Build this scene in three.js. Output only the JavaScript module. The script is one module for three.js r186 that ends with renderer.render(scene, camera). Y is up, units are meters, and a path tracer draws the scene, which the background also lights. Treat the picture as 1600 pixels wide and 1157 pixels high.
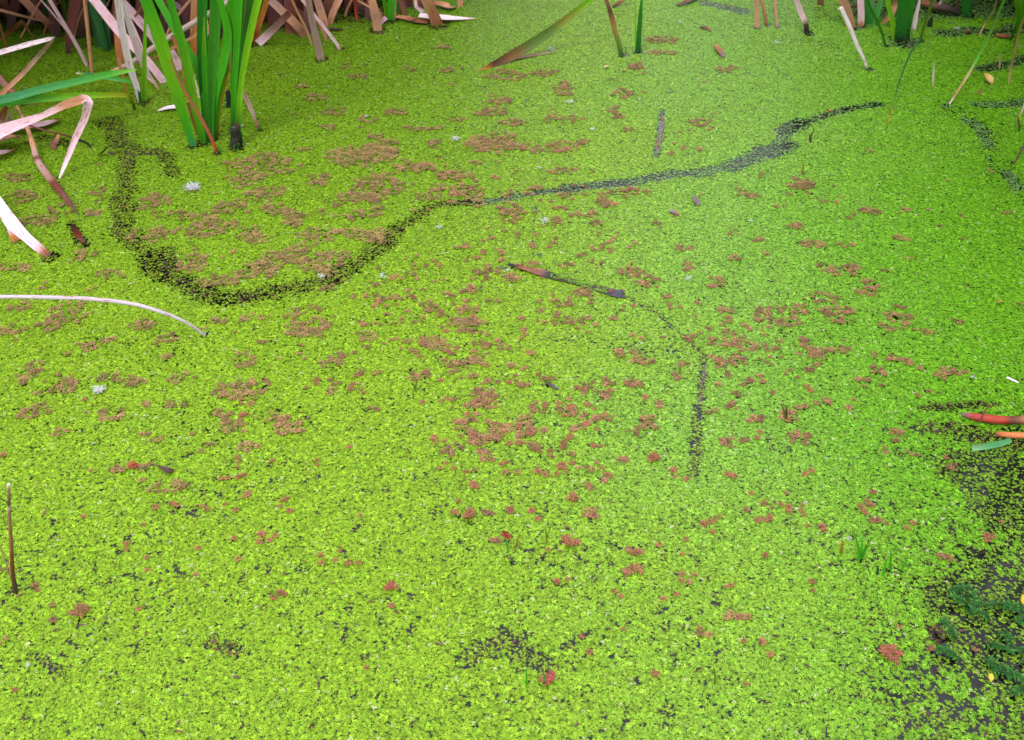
import * as THREE from 'three';
import { mergeGeometries } from 'three/addons/utils/BufferGeometryUtils.js';

// ---------------------------------------------------------------- camera, sky, sun, exposure
const scene = new THREE.Scene();
const CAM_H = 1.1, PITCH = 38 * Math.PI / 180, FOV = 36, ASPECT = 1600 / 1157;
const camera = new THREE.PerspectiveCamera(FOV, ASPECT, 0.05, 900);
camera.position.set(0, CAM_H, 0);
camera.rotation.set(-PITCH, 0, 0);
camera.focus = 1.62; camera.userData.fStop = 13;
scene.add(camera);

const renderer = new THREE.WebGLRenderer({ antialias: true });
renderer.setSize(1024, 740);
renderer.toneMapping = THREE.LinearToneMapping;
renderer.toneMappingExposure = 1.48;
renderer.shadowMap.enabled = true;
renderer.shadowMap.type = THREE.PCFSoftShadowMap;

const SUN = new THREE.Vector3(-0.25, 1.0, 0.55).normalize();
{ // overcast sky: even white-blue cloud, thinner and brighter around the veiled sun
  const W = 512, H = 256, d = new Float32Array(W * H * 4), v = new THREE.Vector3();
  const hash = (x, y) => { const s = Math.sin(x * 127.1 + y * 311.7) * 43758.5453; return s - Math.floor(s); };
  const n2 = (x, y) => { const i = Math.floor(x), j = Math.floor(y), f = x - i, g = y - j, u = f * f * (3 - 2 * f), w = g * g * (3 - 2 * g);
    const m = k => ((k % 12) + 12) % 12;
    return (hash(m(i), j) * (1 - u) + hash(m(i + 1), j) * u) * (1 - w) + (hash(m(i), j + 1) * (1 - u) + hash(m(i + 1), j + 1) * u) * w; };
  for (let y = 0; y < H; y++) for (let x = 0; x < W; x++) {
    const el = ((y + 0.5) / H - 0.5) * Math.PI, az = ((x + 0.5) / W) * 2 * Math.PI;
    v.set(-Math.cos(az) * Math.cos(el), Math.sin(el), -Math.sin(az) * Math.cos(el)); // only the sun's glow depends on this
    const c = 0.82 + 0.3 * (n2(x / W * 12, y / H * 9) - 0.5) + 0.2 * (n2(x / W * 24 + 5, y / H * 20) - 0.5);
    const up = Math.max(0, Math.sin(el));
    const glow = Math.pow(Math.max(0, v.dot(SUN)), 6) * 0.7;
    let L = (0.92 + 0.14 * up) * c * 1.15 + glow;
    let r = L * 0.93, g = L * 0.985, b = L * 1.11;
    if (el < 0) { r = 0.06; g = 0.07; b = 0.05; }
    const k = (y * W + x) * 4; d[k] = r; d[k + 1] = g; d[k + 2] = b; d[k + 3] = 1;
  }
  const t = new THREE.DataTexture(d, W, H, THREE.RGBAFormat, THREE.FloatType);
  t.mapping = THREE.EquirectangularReflectionMapping; t.magFilter = t.minFilter = THREE.LinearFilter;
  t.wrapS = THREE.RepeatWrapping; t.needsUpdate = true;
  scene.background = t; scene.environment = t;
}
const sun = new THREE.DirectionalLight(new THREE.Color(1.0, 0.95, 0.86), 1.3);
sun.position.copy(SUN).multiplyScalar(10).add(new THREE.Vector3(0, 0, -1.8));
sun.target.position.set(0, 0, -1.8);
sun.castShadow = true; sun.shadow.radius = 28; sun.shadow.mapSize.set(2048, 2048);
Object.assign(sun.shadow.camera, { left: -3, right: 3, top: 3, bottom: -3, near: 1, far: 20 });
scene.add(sun, sun.target);

// ---------------------------------------------------------------- helpers
let seed = 20240611;
const rnd = () => { seed = (seed + 0x6D2B79F5) | 0; let t = Math.imul(seed ^ (seed >>> 15), 1 | seed); t = (t + Math.imul(t ^ (t >>> 7), 61 | t)) ^ t; return ((t ^ (t >>> 14)) >>> 0) / 4294967296; };
const R = (a, b) => a + (b - a) * rnd();
const clamp = (x, a = 0, b = 1) => Math.min(b, Math.max(a, x));
const smooth = (a, b, x) => { const t = clamp((x - a) / (b - a)); return t * t * (3 - 2 * t); };
const mixc = (a, b, t) => [a[0] + (b[0] - a[0]) * t, a[1] + (b[1] - a[1]) * t, a[2] + (b[2] - a[2]) * t];
const h2 = (x, y) => { let n = Math.imul(x | 0, 374761393) + Math.imul(y | 0, 668265263); n = Math.imul(n ^ (n >>> 13), 1274126177); return ((n ^ (n >>> 16)) >>> 0) / 4294967296; };
const vnoise = (x, y) => { const i = Math.floor(x), j = Math.floor(y), f = x - i, g = y - j, u = f * f * (3 - 2 * f), w = g * g * (3 - 2 * g);
  return (h2(i, j) * (1 - u) + h2(i + 1, j) * u) * (1 - w) + (h2(i, j + 1) * (1 - u) + h2(i + 1, j + 1) * u) * w; };
const fbm = (x, y) => 0.55 * vnoise(x, y) + 0.3 * vnoise(x * 2.1 + 7.3, y * 2.1 + 1.7) + 0.15 * vnoise(x * 4.3 + 3.1, y * 4.3 + 9.2);

const TF = Math.tan(FOV * Math.PI / 360), FPX = 578.5 / TF, sp = Math.sin(PITCH), cp = Math.cos(PITCH);
const V3 = (x, y, z) => new THREE.Vector3(x, y, z);
function ray(px, py) { const x = (px - 800) / FPX, y = (578.5 - py) / FPX; return V3(x, y * cp - sp, -y * sp - cp); }
const atH = (px, py, h = 0) => { const d = ray(px, py), t = (h - CAM_H) / d.y; return V3(d.x * t, h, d.z * t); };      // the photo's point on the level h above the water
const atZ = (px, py, z) => { const d = ray(px, py), t = z / d.z; return V3(d.x * t, CAM_H + d.y * t, z); };            // ... or on an upright plane
const depthOf = p => -(p.y - CAM_H) * sp - p.z * cp;
const toPx = p => { const dz = depthOf(p), y = (p.y - CAM_H) * cp - p.z * sp; return [800 + FPX * p.x / dz, 578.5 - FPX * y / dz]; };

const names = {};
function numbered(n) { const k = names[n] = (names[n] ?? -1) + 1; return k ? `${n}_${String(k).padStart(3, '0')}` : n; }
function tag(o, name, label, category, group, kind) {
  o.name = numbered(name);
  if (label) o.userData.label = label;
  if (category) o.userData.category = category;
  if (group) o.userData.group = group;
  if (kind) o.userData.kind = kind;
  o.traverse(c => { if (c.isMesh) { c.castShadow = true; c.receiveShadow = true; } });
  scene.add(o); return o;
}

// ---------------------------------------------------------------- materials
function fibre(seedK, spots) { // parallel veins along v, with blotches: colour multiplier and relief of a reed leaf
  const W = 128, H = 512, d = new Uint8Array(W * H * 4);
  for (let y = 0; y < H; y++) for (let x = 0; x < W; x++) {
    const a = vnoise(x * 0.45 + seedK, y * 0.012), b = vnoise(x * 1.1 + 40 + seedK, y * 0.03), c = fbm(x * 0.06 + seedK, y * 0.025);
    let v = 0.66 + 0.26 * a + 0.22 * b - 0.18 * (1 - c);
    if (spots > 0.5) v += 0.13; let r = v, g = v, bl = v;
    if (spots) { const s = smooth(0.60, 0.78, fbm(x * 0.11 + 90 + seedK, y * 0.035 + 3)) * spots; r *= 1 - 0.30 * s; g *= 1 - 0.52 * s; bl *= 1 - 0.65 * s; 
      const q = vnoise(x * 0.5 + 11, y * 0.4 + seedK) > 0.93 ? 0.55 : 1; r *= q; g *= q; bl *= q; }
    const k = (y * W + x) * 4; d[k] = clamp(r) * 255; d[k + 1] = clamp(g) * 255; d[k + 2] = clamp(bl) * 255; d[k + 3] = 255;
  }
  const t = new THREE.DataTexture(d, W, H); t.wrapS = THREE.MirroredRepeatWrapping; t.wrapT = THREE.MirroredRepeatWrapping;
  t.magFilter = t.minFilter = THREE.LinearFilter; t.needsUpdate = true; return t;
}
const fGreen = fibre(3, 0.3), fDead = fibre(17, 1.0);
const M = {
  green: new THREE.MeshPhysicalMaterial({ vertexColors: true, map: fGreen, bumpMap: fGreen, bumpScale: 0.0005, roughness: 0.45, specularIntensity: 0.5, side: THREE.DoubleSide }),
  dead: new THREE.MeshStandardMaterial({ vertexColors: true, map: fDead, bumpMap: fDead, bumpScale: 0.0012, roughness: 0.6, side: THREE.DoubleSide }),
  weed: new THREE.MeshPhysicalMaterial({ vertexColors: true, roughness: 0.5, specularIntensity: 0.45, side: THREE.DoubleSide }),
  fern: new THREE.MeshStandardMaterial({ vertexColors: true, roughness: 0.7, side: THREE.DoubleSide }),
  wet: new THREE.MeshPhysicalMaterial({ vertexColors: true, map: fDead, bumpMap: fDead, bumpScale: 0.0012, roughness: 0.22, side: THREE.DoubleSide }),
  fluff: new THREE.MeshStandardMaterial({ vertexColors: true, roughness: 0.9, side: THREE.DoubleSide }),
};

// ---------------------------------------------------------------- the pond and the land round it
{
  const W = 512, d = new Uint8Array(W * W * 4);
  for (let y = 0; y < W; y++) for (let x = 0; x < W; x++) {
    const v = 128 + 90 * (fbm(x / 20, y / 20) - 0.5), k = (y * W + x) * 4; d[k] = d[k + 1] = d[k + 2] = v; d[k + 3] = 255;
  }
  const rip = new THREE.DataTexture(d, W, W); rip.wrapS = rip.wrapT = THREE.MirroredRepeatWrapping; rip.magFilter = rip.minFilter = THREE.LinearFilter; rip.repeat.set(60, 60); rip.needsUpdate = true;
  const g = new THREE.CircleGeometry(30, 96); g.rotateX(-Math.PI / 2);
  const water = new THREE.Mesh(g, new THREE.MeshPhysicalMaterial({ color: new THREE.Color().setRGB(0.006, 0.006, 0.004), roughness: 0.10, ior: 1.5, bumpMap: rip, bumpScale: 0.002 }));
  tag(water, 'water', 'dark still pond water showing in gaps of the duckweed', null, null, 'structure');

  const rings = 24, segs = 96, pos = [], idx = [], col = [];
  for (let i = 0; i <= rings; i++) { const t = i / rings, r = 29.5 + t * t * 370;
    for (let j = 0; j <= segs; j++) { const a = j / segs * 2 * Math.PI, x = Math.cos(a) * r, z = Math.sin(a) * r;
      pos.push(x, -0.15 + Math.min(1, t * 6) * 0.7 + fbm(x * 0.05, z * 0.05) * 2 * t, z); const n = fbm(x * 0.3, z * 0.3); col.push(0.06 + 0.05 * n, 0.085 + 0.05 * n, 0.03); } }
  for (let i = 0; i < rings; i++) for (let j = 0; j < segs; j++) { const a = i * (segs + 1) + j, b = a + segs + 1; idx.push(a, a + 1, b, b, a + 1, b + 1); }
  const lg = new THREE.BufferGeometry(); lg.setAttribute('position', new THREE.Float32BufferAttribute(pos, 3)); lg.setAttribute('color', new THREE.Float32BufferAttribute(col, 3)); lg.setIndex(idx); lg.computeVertexNormals();
  tag(new THREE.Mesh(lg, new THREE.MeshStandardMaterial({ vertexColors: true, roughness: 0.95, side: THREE.DoubleSide })), 'ground', 'grassy land round the pond', null, null, 'structure');
}

// ---------------------------------------------------------------- where the duckweed is thin and where the red water fern grows
const G = (px, py) => { const p = atH(px, py, 0); return [p.x, p.z]; };
const gl = list => list.map(([x, y]) => G(x, y));
// open lanes in the duckweed: [path, half width in metres, share of plants left]
const LANES = [
  [gl([[172, 190], [182, 215], [200, 240], [197, 290], [188, 330], [192, 365]]), 0.030, 0.42],
  [gl([[195, 242], [240, 236], [262, 246], [270, 272]]), 0.018, 0.45],
  [gl([[192, 365], [215, 385], [245, 400]]), 0.022, 0.45],
  [gl([[240, 402], [262, 425]]), 0.034, 0.25],
  [gl([[262, 425], [300, 450], [345, 468], [395, 464]]), 0.024, 0.27],
  [gl([[395, 464], [430, 458], [480, 446], [525, 434]]), 0.026, 0.42],
  [gl([[525, 434], [560, 412], [590, 392], [620, 362]]), 0.026, 0.38],
  [gl([[620, 362], [645, 343], [672, 325], [700, 318]]), 0.018, 0.40],
  [gl([[700, 318], [760, 315], [830, 304]]), 0.014, 0.36],
  [gl([[830, 304], [880, 296], [930, 290], [990, 284]]), 0.021, 0.24],
  [gl([[990, 284], [1050, 272], [1105, 269], [1150, 258], [1195, 240]]), 0.022, 0.38],
  [gl([[1195, 240], [1232, 225]]), 0.036, 0.25],
  [gl([[1205, 234], [1222, 218], [1240, 200]]), 0.018, 0.48],
  [gl([[1225, 205], [1252, 192]]), 0.030, 0.22],
  [gl([[1252, 192], [1290, 180], [1330, 170], [1375, 164]]), 0.018, 0.32],
  [gl([[780, 418], [850, 425], [930, 448], [985, 468], [1030, 492], [1100, 555]]), 0.006, 0.55],
  [gl([[1100, 560], [1092, 640], [1085, 740]]), 0.008, 0.45],
  [gl([[880, 530], [980, 545], [1080, 550], [1180, 565]]), 0.016, 0.72],
  [gl([[1036, 172], [1026, 245]]), 0.009, 0.4],
  [gl([[1480, 165], [1530, 200], [1556, 250], [1600, 305]]), 0.030, 0.64],
  [gl([[1530, 165], [1620, 160]]), 0.030, 0.55],
  [gl([[1535, 108], [1620, 92]]), 0.035, 0.25],
  [gl([[1475, 52], [1520, 46], [1560, 52], [1620, 40]]), 0.028, 0.35],
  [gl([[1225, 60], [1290, 70], [1320, 75]]), 0.020, 0.75],
  [gl([[1270, 20], [1230, 5]]), 0.080, 0.72],
  [gl([[1100, 5], [1160, 18]]), 0.022, 0.45],
  [gl([[42, 222], [75, 216], [110, 226]]), 0.020, 0.35],
  [gl([[110, 350], [130, 384]]), 0.012, 0.2],
  [gl([[1440, 640], [1500, 635], [1560, 632]]), 0.010, 0.5],
  [gl([[1445, 668], [1490, 672], [1550, 690], [1610, 700]]), 0.020, 0.6],
  [gl([[1500, 720], [1560, 735], [1620, 760]]), 0.060, 0.72],
  [gl([[1560, 790], [1640, 850]]), 0.060, 0.7],
  [gl([[1500, 940], [1560, 955], [1640, 960]]), 0.045, 0.55],
  [gl([[1545, 1000], [1600, 1040], [1680, 1060]]), 0.060, 0.5],
  [gl([[1455, 985], [1475, 1005]]), 0.013, 0.25],
  [gl([[740, 1020], [790, 1000], [850, 1040]]), 0.022, 0.55],
  [gl([[330, 1008], [368, 1018]]), 0.012, 0.42],
  [gl([[50, 1025], [75, 1040], [95, 1055]]), 0.008, 0.4],
  [gl([[880, 1010], [920, 990]]), 0.008, 0.4],
];
function segDist(x, z, a, b) { const dx = b[0] - a[0], dz = b[1] - a[1], t = clamp(((x - a[0]) * dx + (z - a[1]) * dz) / (dx * dx + dz * dz)); return Math.hypot(x - a[0] - dx * t, z - a[1] - dz * t); }
// the duckweed parts a little round stems that stand in it
const FEET = [[303, 228, 7], [318, 223, 9], [330, 217, 8], [368, 231, 8], [340, 241, 4], [223, 160, 7], [407, 204, 3], [338, 212, 4], [502, 93, 7], [534, 77, 4], [590, 48, 9], [610, 31, 9], [684, 39, 12], [973, 87, 5], [997, 81, 6], [1184, 43, 5], [1200, 39, 4], [1216, 42, 4], [1264, 53, 6], [1359, 109, 4], [1335, 43, 8], [1346, 40, 7], [1411, 66, 14], [1387, 72, 4], [1437, 64, 5], [1512, 24, 8], [22, 924, 6], [142, 114, 4], [137, 101, 4], [403, 68, 9], [1345, 876, 4], [1267, 222, 2.5], [1255, 272, 2.5], [1232, 658, 4], [78, 402, 9], [320, 524, 4], [92, 279, 3]].map(([px, py, r]) => { const p = atH(px, py, 0); return [p.x, p.z, r * depthOf(p) / FPX]; });
function laneKeep(x, z) {
  let keep = 1; const wob = 0.62 + 0.85 * vnoise(x * 26, z * 26), soft = vnoise(x * 90 + 5, z * 90);
  for (const [pts, w, k] of LANES) {
    let d = 9; for (let i = 0; i + 1 < pts.length; i++) { if (Math.abs(pts[i][0] - x) > 0.9) continue; d = Math.min(d, segDist(x, z, pts[i], pts[i + 1])); }
    if (d < w * 2.4) { const blue = k < 0.33 && pts[0][0] > -0.1, kk = k + (blue ? -0.02 : pts[0][0] < -0.2 ? 0.13 : 0.02) + 0.12 * (vnoise(x * 22 + 8, z * 22) - 0.4); keep = Math.min(keep, kk + (1 - kk) * smooth(0.15 + 0.3 * soft, 1.45, d / (w * (blue ? 0.72 : 1.0) * wob))); }
  }
  for (const [bx, bz, r] of FEET) { const d = Math.hypot(x - bx, (z - bz) * 0.8); if (d < r * 2.2) keep = Math.min(keep, 0.3 + 0.7 * smooth(r * 0.9, r * 2.2, d)); }
  return keep;
}
// red water fern patches: [x, y, half width, half height] read off the photograph
const FERN = `414 258 55 12|562 245 50 18|590 235 25 12|597 293 45 20|550 307 18 12|384 284 30 13|412 301 28 13|251 312 20 8|230 322 20 10|282 336 60 9|356 326 28 12|342 354 35 13|317 364 25 12|430 330 25 13|457 340 22 12|461 350 14 8|237 368 30 13|384 363 25 8|405 375 20 8|496 368 30 13|496 284 18 13|555 338 25 8|590 331 15 8|570 368 40 11|597 371 18 10|426 406 30 18|405 420 40 14|510 410 30 20|468 400 25 10|485 417 25 11|300 410 20 18|356 441 40 9|640 435 16 7|513 454 12 6|457 490 20 6|675 305 20 11|713 295 30 11|660 263 18 8|706 277 25 8|678 225 12 8|640 262 34 9|488 511 30 13|470 521 18 8|575 528 14 8
115 488 30 13|74 510 20 9|137 540 14 11|55 576 22 10|44 592 16 10|93 606 28 15|124 600 20 9|172 592 18 8|209 597 18 7|55 645 22 10|176 648 24 10|220 510 22 7|264 529 22 9|380 565 22 15|267 560 14 9|385 609 40 14|357 620 25 8|426 645 16 8|261 634 25 6|341 648 22 8|280 592 14 7|334 503 18 4|105 557 12 6|173 533 10 4|388 498 9 5|412 498 12 4|25 480 20 8|20 520 18 8|515 571 18 7|560 607 14 6|520 612 12 7|530 560 12 6|585 642 12 6|463 672 16 7|575 585 16 6
93 676 10 6|247 685 9 6|230 679 7 3|330 700 24 8|389 701 14 6|176 736 14 5|225 733 12 7|245 766 14 9|291 760 26 9|98 767 10 5|73 804 8 5|219 753 8 4|366 668 26 11|445 660 30 10|440 670 12 8
733 509 22 12|680 540 20 9|653 534 12 4|780 543 20 6|723 570 26 10|656 585 18 11|735 590 13 6|761 601 18 5|752 617 18 9|759 635 13 8|732 636 11 5|702 626 14 4|728 660 18 11|730 675 20 8|707 702 18 13|761 714 18 11|775 673 20 13|755 687 22 10|824 660 26 8|865 642 34 9|840 637 12 7|831 675 26 10|833 698 14 6|813 687 14 6|921 606 24 11|883 624 14 7|946 599 14 6|941 623 10 5|921 662 18 11|946 655 16 7|892 669 9 6|851 714 18 8|888 710 12 4|953 637 8 5|840 738 10 7|797 743 14 7|966 554 14 7|989 554 12 6|991 601 16 6|941 750 10 5|910 737 14 6|937 698 8 4|975 718 10 6|818 603 9 4|797 670 25 8
1005 565 18 7|1062 572 10 6|1054 590 12 6|1140 520 12 7|1113 530 6 5|1160 540 24 11|1120 568 16 9|1153 565 14 8|1176 601 18 7|1126 602 11 5|1154 617 11 6|1135 585 9 4|1284 554 22 11|1315 547 12 7|1263 536 14 6|1146 636 9 5|1113 644 9 6|1182 659 12 5|1228 651 14 9|1254 637 14 6|1288 632 14 6|1009 661 22 9|991 678 8 6|1025 633 10 6|1135 696 12 11|1162 689 9 5|1250 687 22 9|1331 642 9 5|1370 580 12 8|1352 600 12 6|1400 565 16 6|1472 590 10 8|1492 582 14 6|1428 575 10 4|1375 605 10 6|1400 690 8 5|1424 705 12 8|1385 707 7 5|1402 680 9 5|1488 732 9 6
1325 421 20 9|1361 443 16 8|1350 457 18 6|1284 416 14 9|1231 485 34 9|1226 501 30 9|1308 487 28 8|1314 501 22 7|1407 496 26 9|1388 512 20 6|1385 424 7 5|1176 306 16 6|1187 496 12 8|1278 468 30 8|1314 383 26 5|1259 289 20 9|1363 331 12 5|1270 382 16 6|1245 355 10 5|1200 395 10 5|1178 375 20 5|1440 520 20 6|1500 505 14 6
789 118 40 7|844 115 25 5|880 135 14 6|880 146 16 6|976 148 20 7|783 157 22 5|767 176 25 8|880 187 28 7|959 176 12 8|803 192 20 6|775 226 45 13|880 231 22 8|836 234 18 6|912 223 14 6|1089 192 20 7|981 206 16 5|1031 63 35 5|1036 82 20 5|1130 110 20 5|1000 105 20 4
519 176 16 7|514 201 14 5|574 187 18 6|618 176 20 6|660 202 26 4|588 214 14 4|602 228 25 8|566 245 50 13|539 104 8 4|566 103 8 3|492 154 26 6|473 136 10 4|704 110 20 4|717 187 16 5|764 225 45 11|478 235 14 4|426 250 40 8|676 224 9 6|640 110 16 4|690 75 14 3|560 120 20 4
739 300 22 13|791 303 18 7|753 320 16 7|794 331 22 9|976 303 34 8|885 305 14 5|877 267 26 4|948 320 20 8|912 335 24 6|868 346 12 6|932 350 12 5|1025 353 10 6|764 424 18 8|800 438 12 7|885 415 18 4|987 427 24 9|1009 443 24 9|910 457 14 8|923 471 9 6|830 472 16 4|879 476 16 8|877 490 12 6|912 504 16 6|734 487 18 8|736 504 22 11|767 472 14 5|739 454 16 5|956 498 12 5|1088 471 8 8|1138 485 12 7|1119 443 16 9|1146 402 14 9|1069 388 16 6|1075 416 12 5|1042 463 12 5|670 480 14 6|610 470 14 5|655 500 14 5
40 310 30 12|95 330 26 10|60 345 30 8|30 280 24 8|150 300 18 8|140 335 16 8|20 420 24 8|130 400 20 7|170 430 18 6|98 945 16 7|85 972 8 7|760 802 8 5|925 805 14 7|773 847 7 6|990 859 9 6|915 765 14 6|1478 873 9 5|10 890 12 7|8 1005 10 9|1150 965 16 6|1098 992 10 7|1078 915 8 5|1235 908 6 5|1165 800 14 5|1190 770 8 5`.split(/[|\n]/).map(s => { const [px, py, rx, ry] = s.split(' ').map(Number), c = atH(px, py, 0), e = atH(px + rx, py, 0), n = atH(px, py - ry, 0); return { x: c.x, z: c.z, a: e.x - c.x, b: Math.hypot(n.z - c.z), px, py }; });
function fernAt(x, z) {
  let best = 9; for (const f of FERN) { const dx = (x - f.x) / f.a, dz = (z - f.z) / f.b; if (dx > -1.6 && dx < 1.6 && dz > -1.6 && dz < 1.6) best = Math.min(best, Math.hypot(dx, dz)); }
  return best;
}

// ---------------------------------------------------------------- duckweed
function frond(cx, cz, r, ang, tint, y0, pos, col, idx) { // an egg-shaped floating frond with a raised keel
  const b = pos.length / 3, n = 7, c = Math.cos(ang), s = Math.sin(ang);
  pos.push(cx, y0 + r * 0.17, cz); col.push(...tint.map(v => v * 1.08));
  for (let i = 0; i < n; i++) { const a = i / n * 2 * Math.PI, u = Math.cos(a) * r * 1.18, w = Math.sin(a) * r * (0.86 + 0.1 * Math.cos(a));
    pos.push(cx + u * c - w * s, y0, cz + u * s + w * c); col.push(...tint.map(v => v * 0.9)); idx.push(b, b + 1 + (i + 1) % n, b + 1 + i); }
}
function colony(list) {
  const pos = [], col = [], idx = [];
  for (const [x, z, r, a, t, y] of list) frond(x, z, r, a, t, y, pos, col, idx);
  const g = new THREE.BufferGeometry(); g.setAttribute('position', new THREE.Float32BufferAttribute(pos, 3)); g.setAttribute('color', new THREE.Float32BufferAttribute(col, 3)); g.setIndex(idx); g.computeVertexNormals(); return g;
}
// colour of the fronds, sky sheen and reed shade painted in: yellower on the near and left water, deep green towards the right bank
function weedTint(px, py, x, z) {
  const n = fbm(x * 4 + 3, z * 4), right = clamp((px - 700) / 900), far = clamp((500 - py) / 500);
  const yel = [0.215, 0.375, 0.012], mid = [0.190, 0.385, 0.032], grn = [0.128, 0.345, 0.007], shade = [0.105, 0.245, 0.003];  // mid adds sky sheen as colour, shade the dimness near the far left reeds
  let c = mixc(yel, mid, smooth(0.0, 0.55, right + 0.35 * (n - 0.5)) * (1 - 0.5 * smooth(650, 950, py)));
  c = mixc(c, grn, smooth(0.45, 0.95, right + 0.25 * (n - 0.5)) * (1 - 0.35 * smooth(600, 1000, py)));
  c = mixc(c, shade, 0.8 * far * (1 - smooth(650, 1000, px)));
  return c;
}
function weedKeep(px, py, x, z) {
  let k = laneKeep(x, z) * 0.93;
  const fine = vnoise(x * 125, z * 125), mid = fbm(x * 13 + 31, z * 13), near = smooth(420, 900, py);
  k *= 1 - near * 0.36 * smooth(0.62, 0.85, fine) * (0.4 + 0.9 * smooth(0.4, 0.65, mid));
  k *= 1 - 0.35 * smooth(0.80, 0.93, fine);
  const reedsA = (1 - smooth(150, 300, px)) * (1 - smooth(20, 75, py)), reedsB = smooth(370, 420, px) * (1 - smooth(560, 680, px)) * (1 - smooth(15, 52, py)), reedsC = smooth(1290, 1340, px) * (1 - smooth(15, 45, py));
  k *= 1 - 0.85 * Math.max(reedsA, reedsB, 0.7 * reedsC);
  const corner = smooth(1280, 1600, px + (py - 800) * 0.35) * smooth(560, 760, py);
  k *= 1 - corner * (0.18 + 0.42 * smooth(0.35, 0.75, 0.5 * fine + 0.5 * mid));
  return k;
}
{
  const V = (a, b, c) => [a, b, c];
  const small = [
    [0, 0, .0017, .3, V(1, 1, 1), .0006], [.0030, .0008, .0015, 1.2, V(1.3, 1.16, 2.0), .0008], [.0014, .0033, .0016, 2.2, V(.74, .85, .8), .0004],
    [-.0029, .0021, .0014, 3.9, V(1.1, 1.05, 1.0), .0007], [-.0012, -.0030, .0015, 5.1, V(.58, .74, .7), .0002], [.0046, .0030, .0012, 0.5, V(.88, .96, 1), .0005], [.0022, -.0024, .0013, 4.1, V(1.0, .98, 1), .0003]];
  const big = [[0, 0, .0025, .3, V(1.15, 1.08, 1.3), .0007], [.0042, .0010, .0022, 1.3, V(.9, .95, 1), .0005], [-.0018, .0041, .0021, 2.6, V(1.35, 1.2, 2.4), .0008], [-.0040, -.0018, .0018, 4.0, V(.7, .8, .8), .0003]];
  const sets = { small: [], big: [], wide: [] };
  const o = new THREE.Object3D(), q = new THREE.Quaternion(), e = new THREE.Euler();
  const put = (set, x, z, s, tiltMax, tint, y = 0) => {
    e.set(R(-tiltMax, tiltMax), R(0, 6.283), R(-tiltMax, tiltMax)); o.position.set(x, y + R(0.0002, 0.0008), z); o.quaternion.setFromEuler(e); o.scale.setScalar(s); o.updateMatrix();
    sets[set].push([o.matrix.toArray(), tint]);
  };
  const inFrame = (px, py) => px > -150 && px < 1750 && py > -50 && py < 1250;
  const STEP = 0.0027;
  for (let z = -3.42; z < -0.60; z += STEP) for (let x = -1.9; x < 1.9; x += STEP) {
    const X = x + R(-.5, .5) * STEP * 1.1, Z = z + R(-.5, .5) * STEP * 1.1, [px, py] = toPx({ x: X, y: 0, z: Z });
    if (!inFrame(px, py)) continue;
    const keep = weedKeep(px, py, X, Z);
    if (rnd() > keep) continue;
    if (fernAt(X, Z) < 0.8 && rnd() < 0.25) continue;
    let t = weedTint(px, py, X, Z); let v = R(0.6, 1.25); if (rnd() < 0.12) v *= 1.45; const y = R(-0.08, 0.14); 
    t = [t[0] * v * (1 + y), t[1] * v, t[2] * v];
    if (rnd() < 0.014) t = mixc(t, [0.50, 0.52, 0.24], R(.4, .9));
    if (keep < 0.62) t = mixc(t, px > 740 && py < 420 ? [t[1] * 0.55, t[1] * 0.8, t[1] * 0.42] : [t[1] * 0.6, t[1] * 0.68, 0.02], 0.38);
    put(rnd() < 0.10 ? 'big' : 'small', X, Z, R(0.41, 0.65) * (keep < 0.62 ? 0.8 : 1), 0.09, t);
  }
  for (const [px, py, rp, hp, n] of [[368, 231, 7, 40, 90], [1411, 67, 11, 26, 80], [357, 166, 5, 24, 40], [1263, 53, 4, 20, 26], [973, 86, 5, 14, 20], [998, 81, 5, 10, 18], [340, 240, 5, 12, 16], [502, 93, 7, 8, 16], [407, 204, 4, 10, 10]]) for (let i = 0; i < n; i++) {
    const c = atH(px, py, 0), k = depthOf(c) / FPX, a = R(0, 6.283), y = R(0, 1) ** 1.5 * hp * k; put('small', c.x + Math.cos(a) * rp * k * 1.0, c.z + Math.sin(a) * rp * k * 1.0, R(.35, .6), 1.2, [0.05 * R(.3, 1.2), 0.17 * R(.3, 1.2), 0.01], y);
  }
  for (const [path, n, w, y] of [[[[858, 431], [885, 438], [905, 444]], 60, 4, .0032], [[[905, 444], [930, 451], [948, 456]], 70, 5, .003], [[[815, 419], [842, 426]], 14, 5, .004], [[[1031, 205], [1027, 232]], 26, 4, .003], [[[108, 318], [131, 350]], 50, 5, .004]]) for (let i = 0; i < n; i++) {
    const k = Math.floor(R(0, path.length - 1)), t = rnd(), c = atH(path[k][0] + (path[k + 1][0] - path[k][0]) * t + R(-w, w), path[k][1] + (path[k + 1][1] - path[k][1]) * t + R(-w, w), 0), v = R(.6, 1.2); put('small', c.x, c.z, R(.4, .6), .2, [.17 * v, .33 * v, .012], y); }
  const STEP2 = 0.018;
  for (let z = -5.2; z < 0.6; z += STEP2) for (let x = -3; x < 3; x += STEP2) {
    const X = x + R(-.5, .5) * STEP2, Z = z + R(-.5, .5) * STEP2;
    if (depthOf({ x: X, y: 0, z: Z }) > 0.3) { const [px, py] = toPx({ x: X, y: 0, z: Z }); if (inFrame(px, py)) continue; }
    const v = R(0.75, 1.25), t = X > 0.5 ? [0.1 * v, 0.29 * v, 0.01] : [0.2 * v, 0.36 * v, 0.012];
    put('wide', X, Z, R(3.0, 4.2), 0.06, t);
  }
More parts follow.
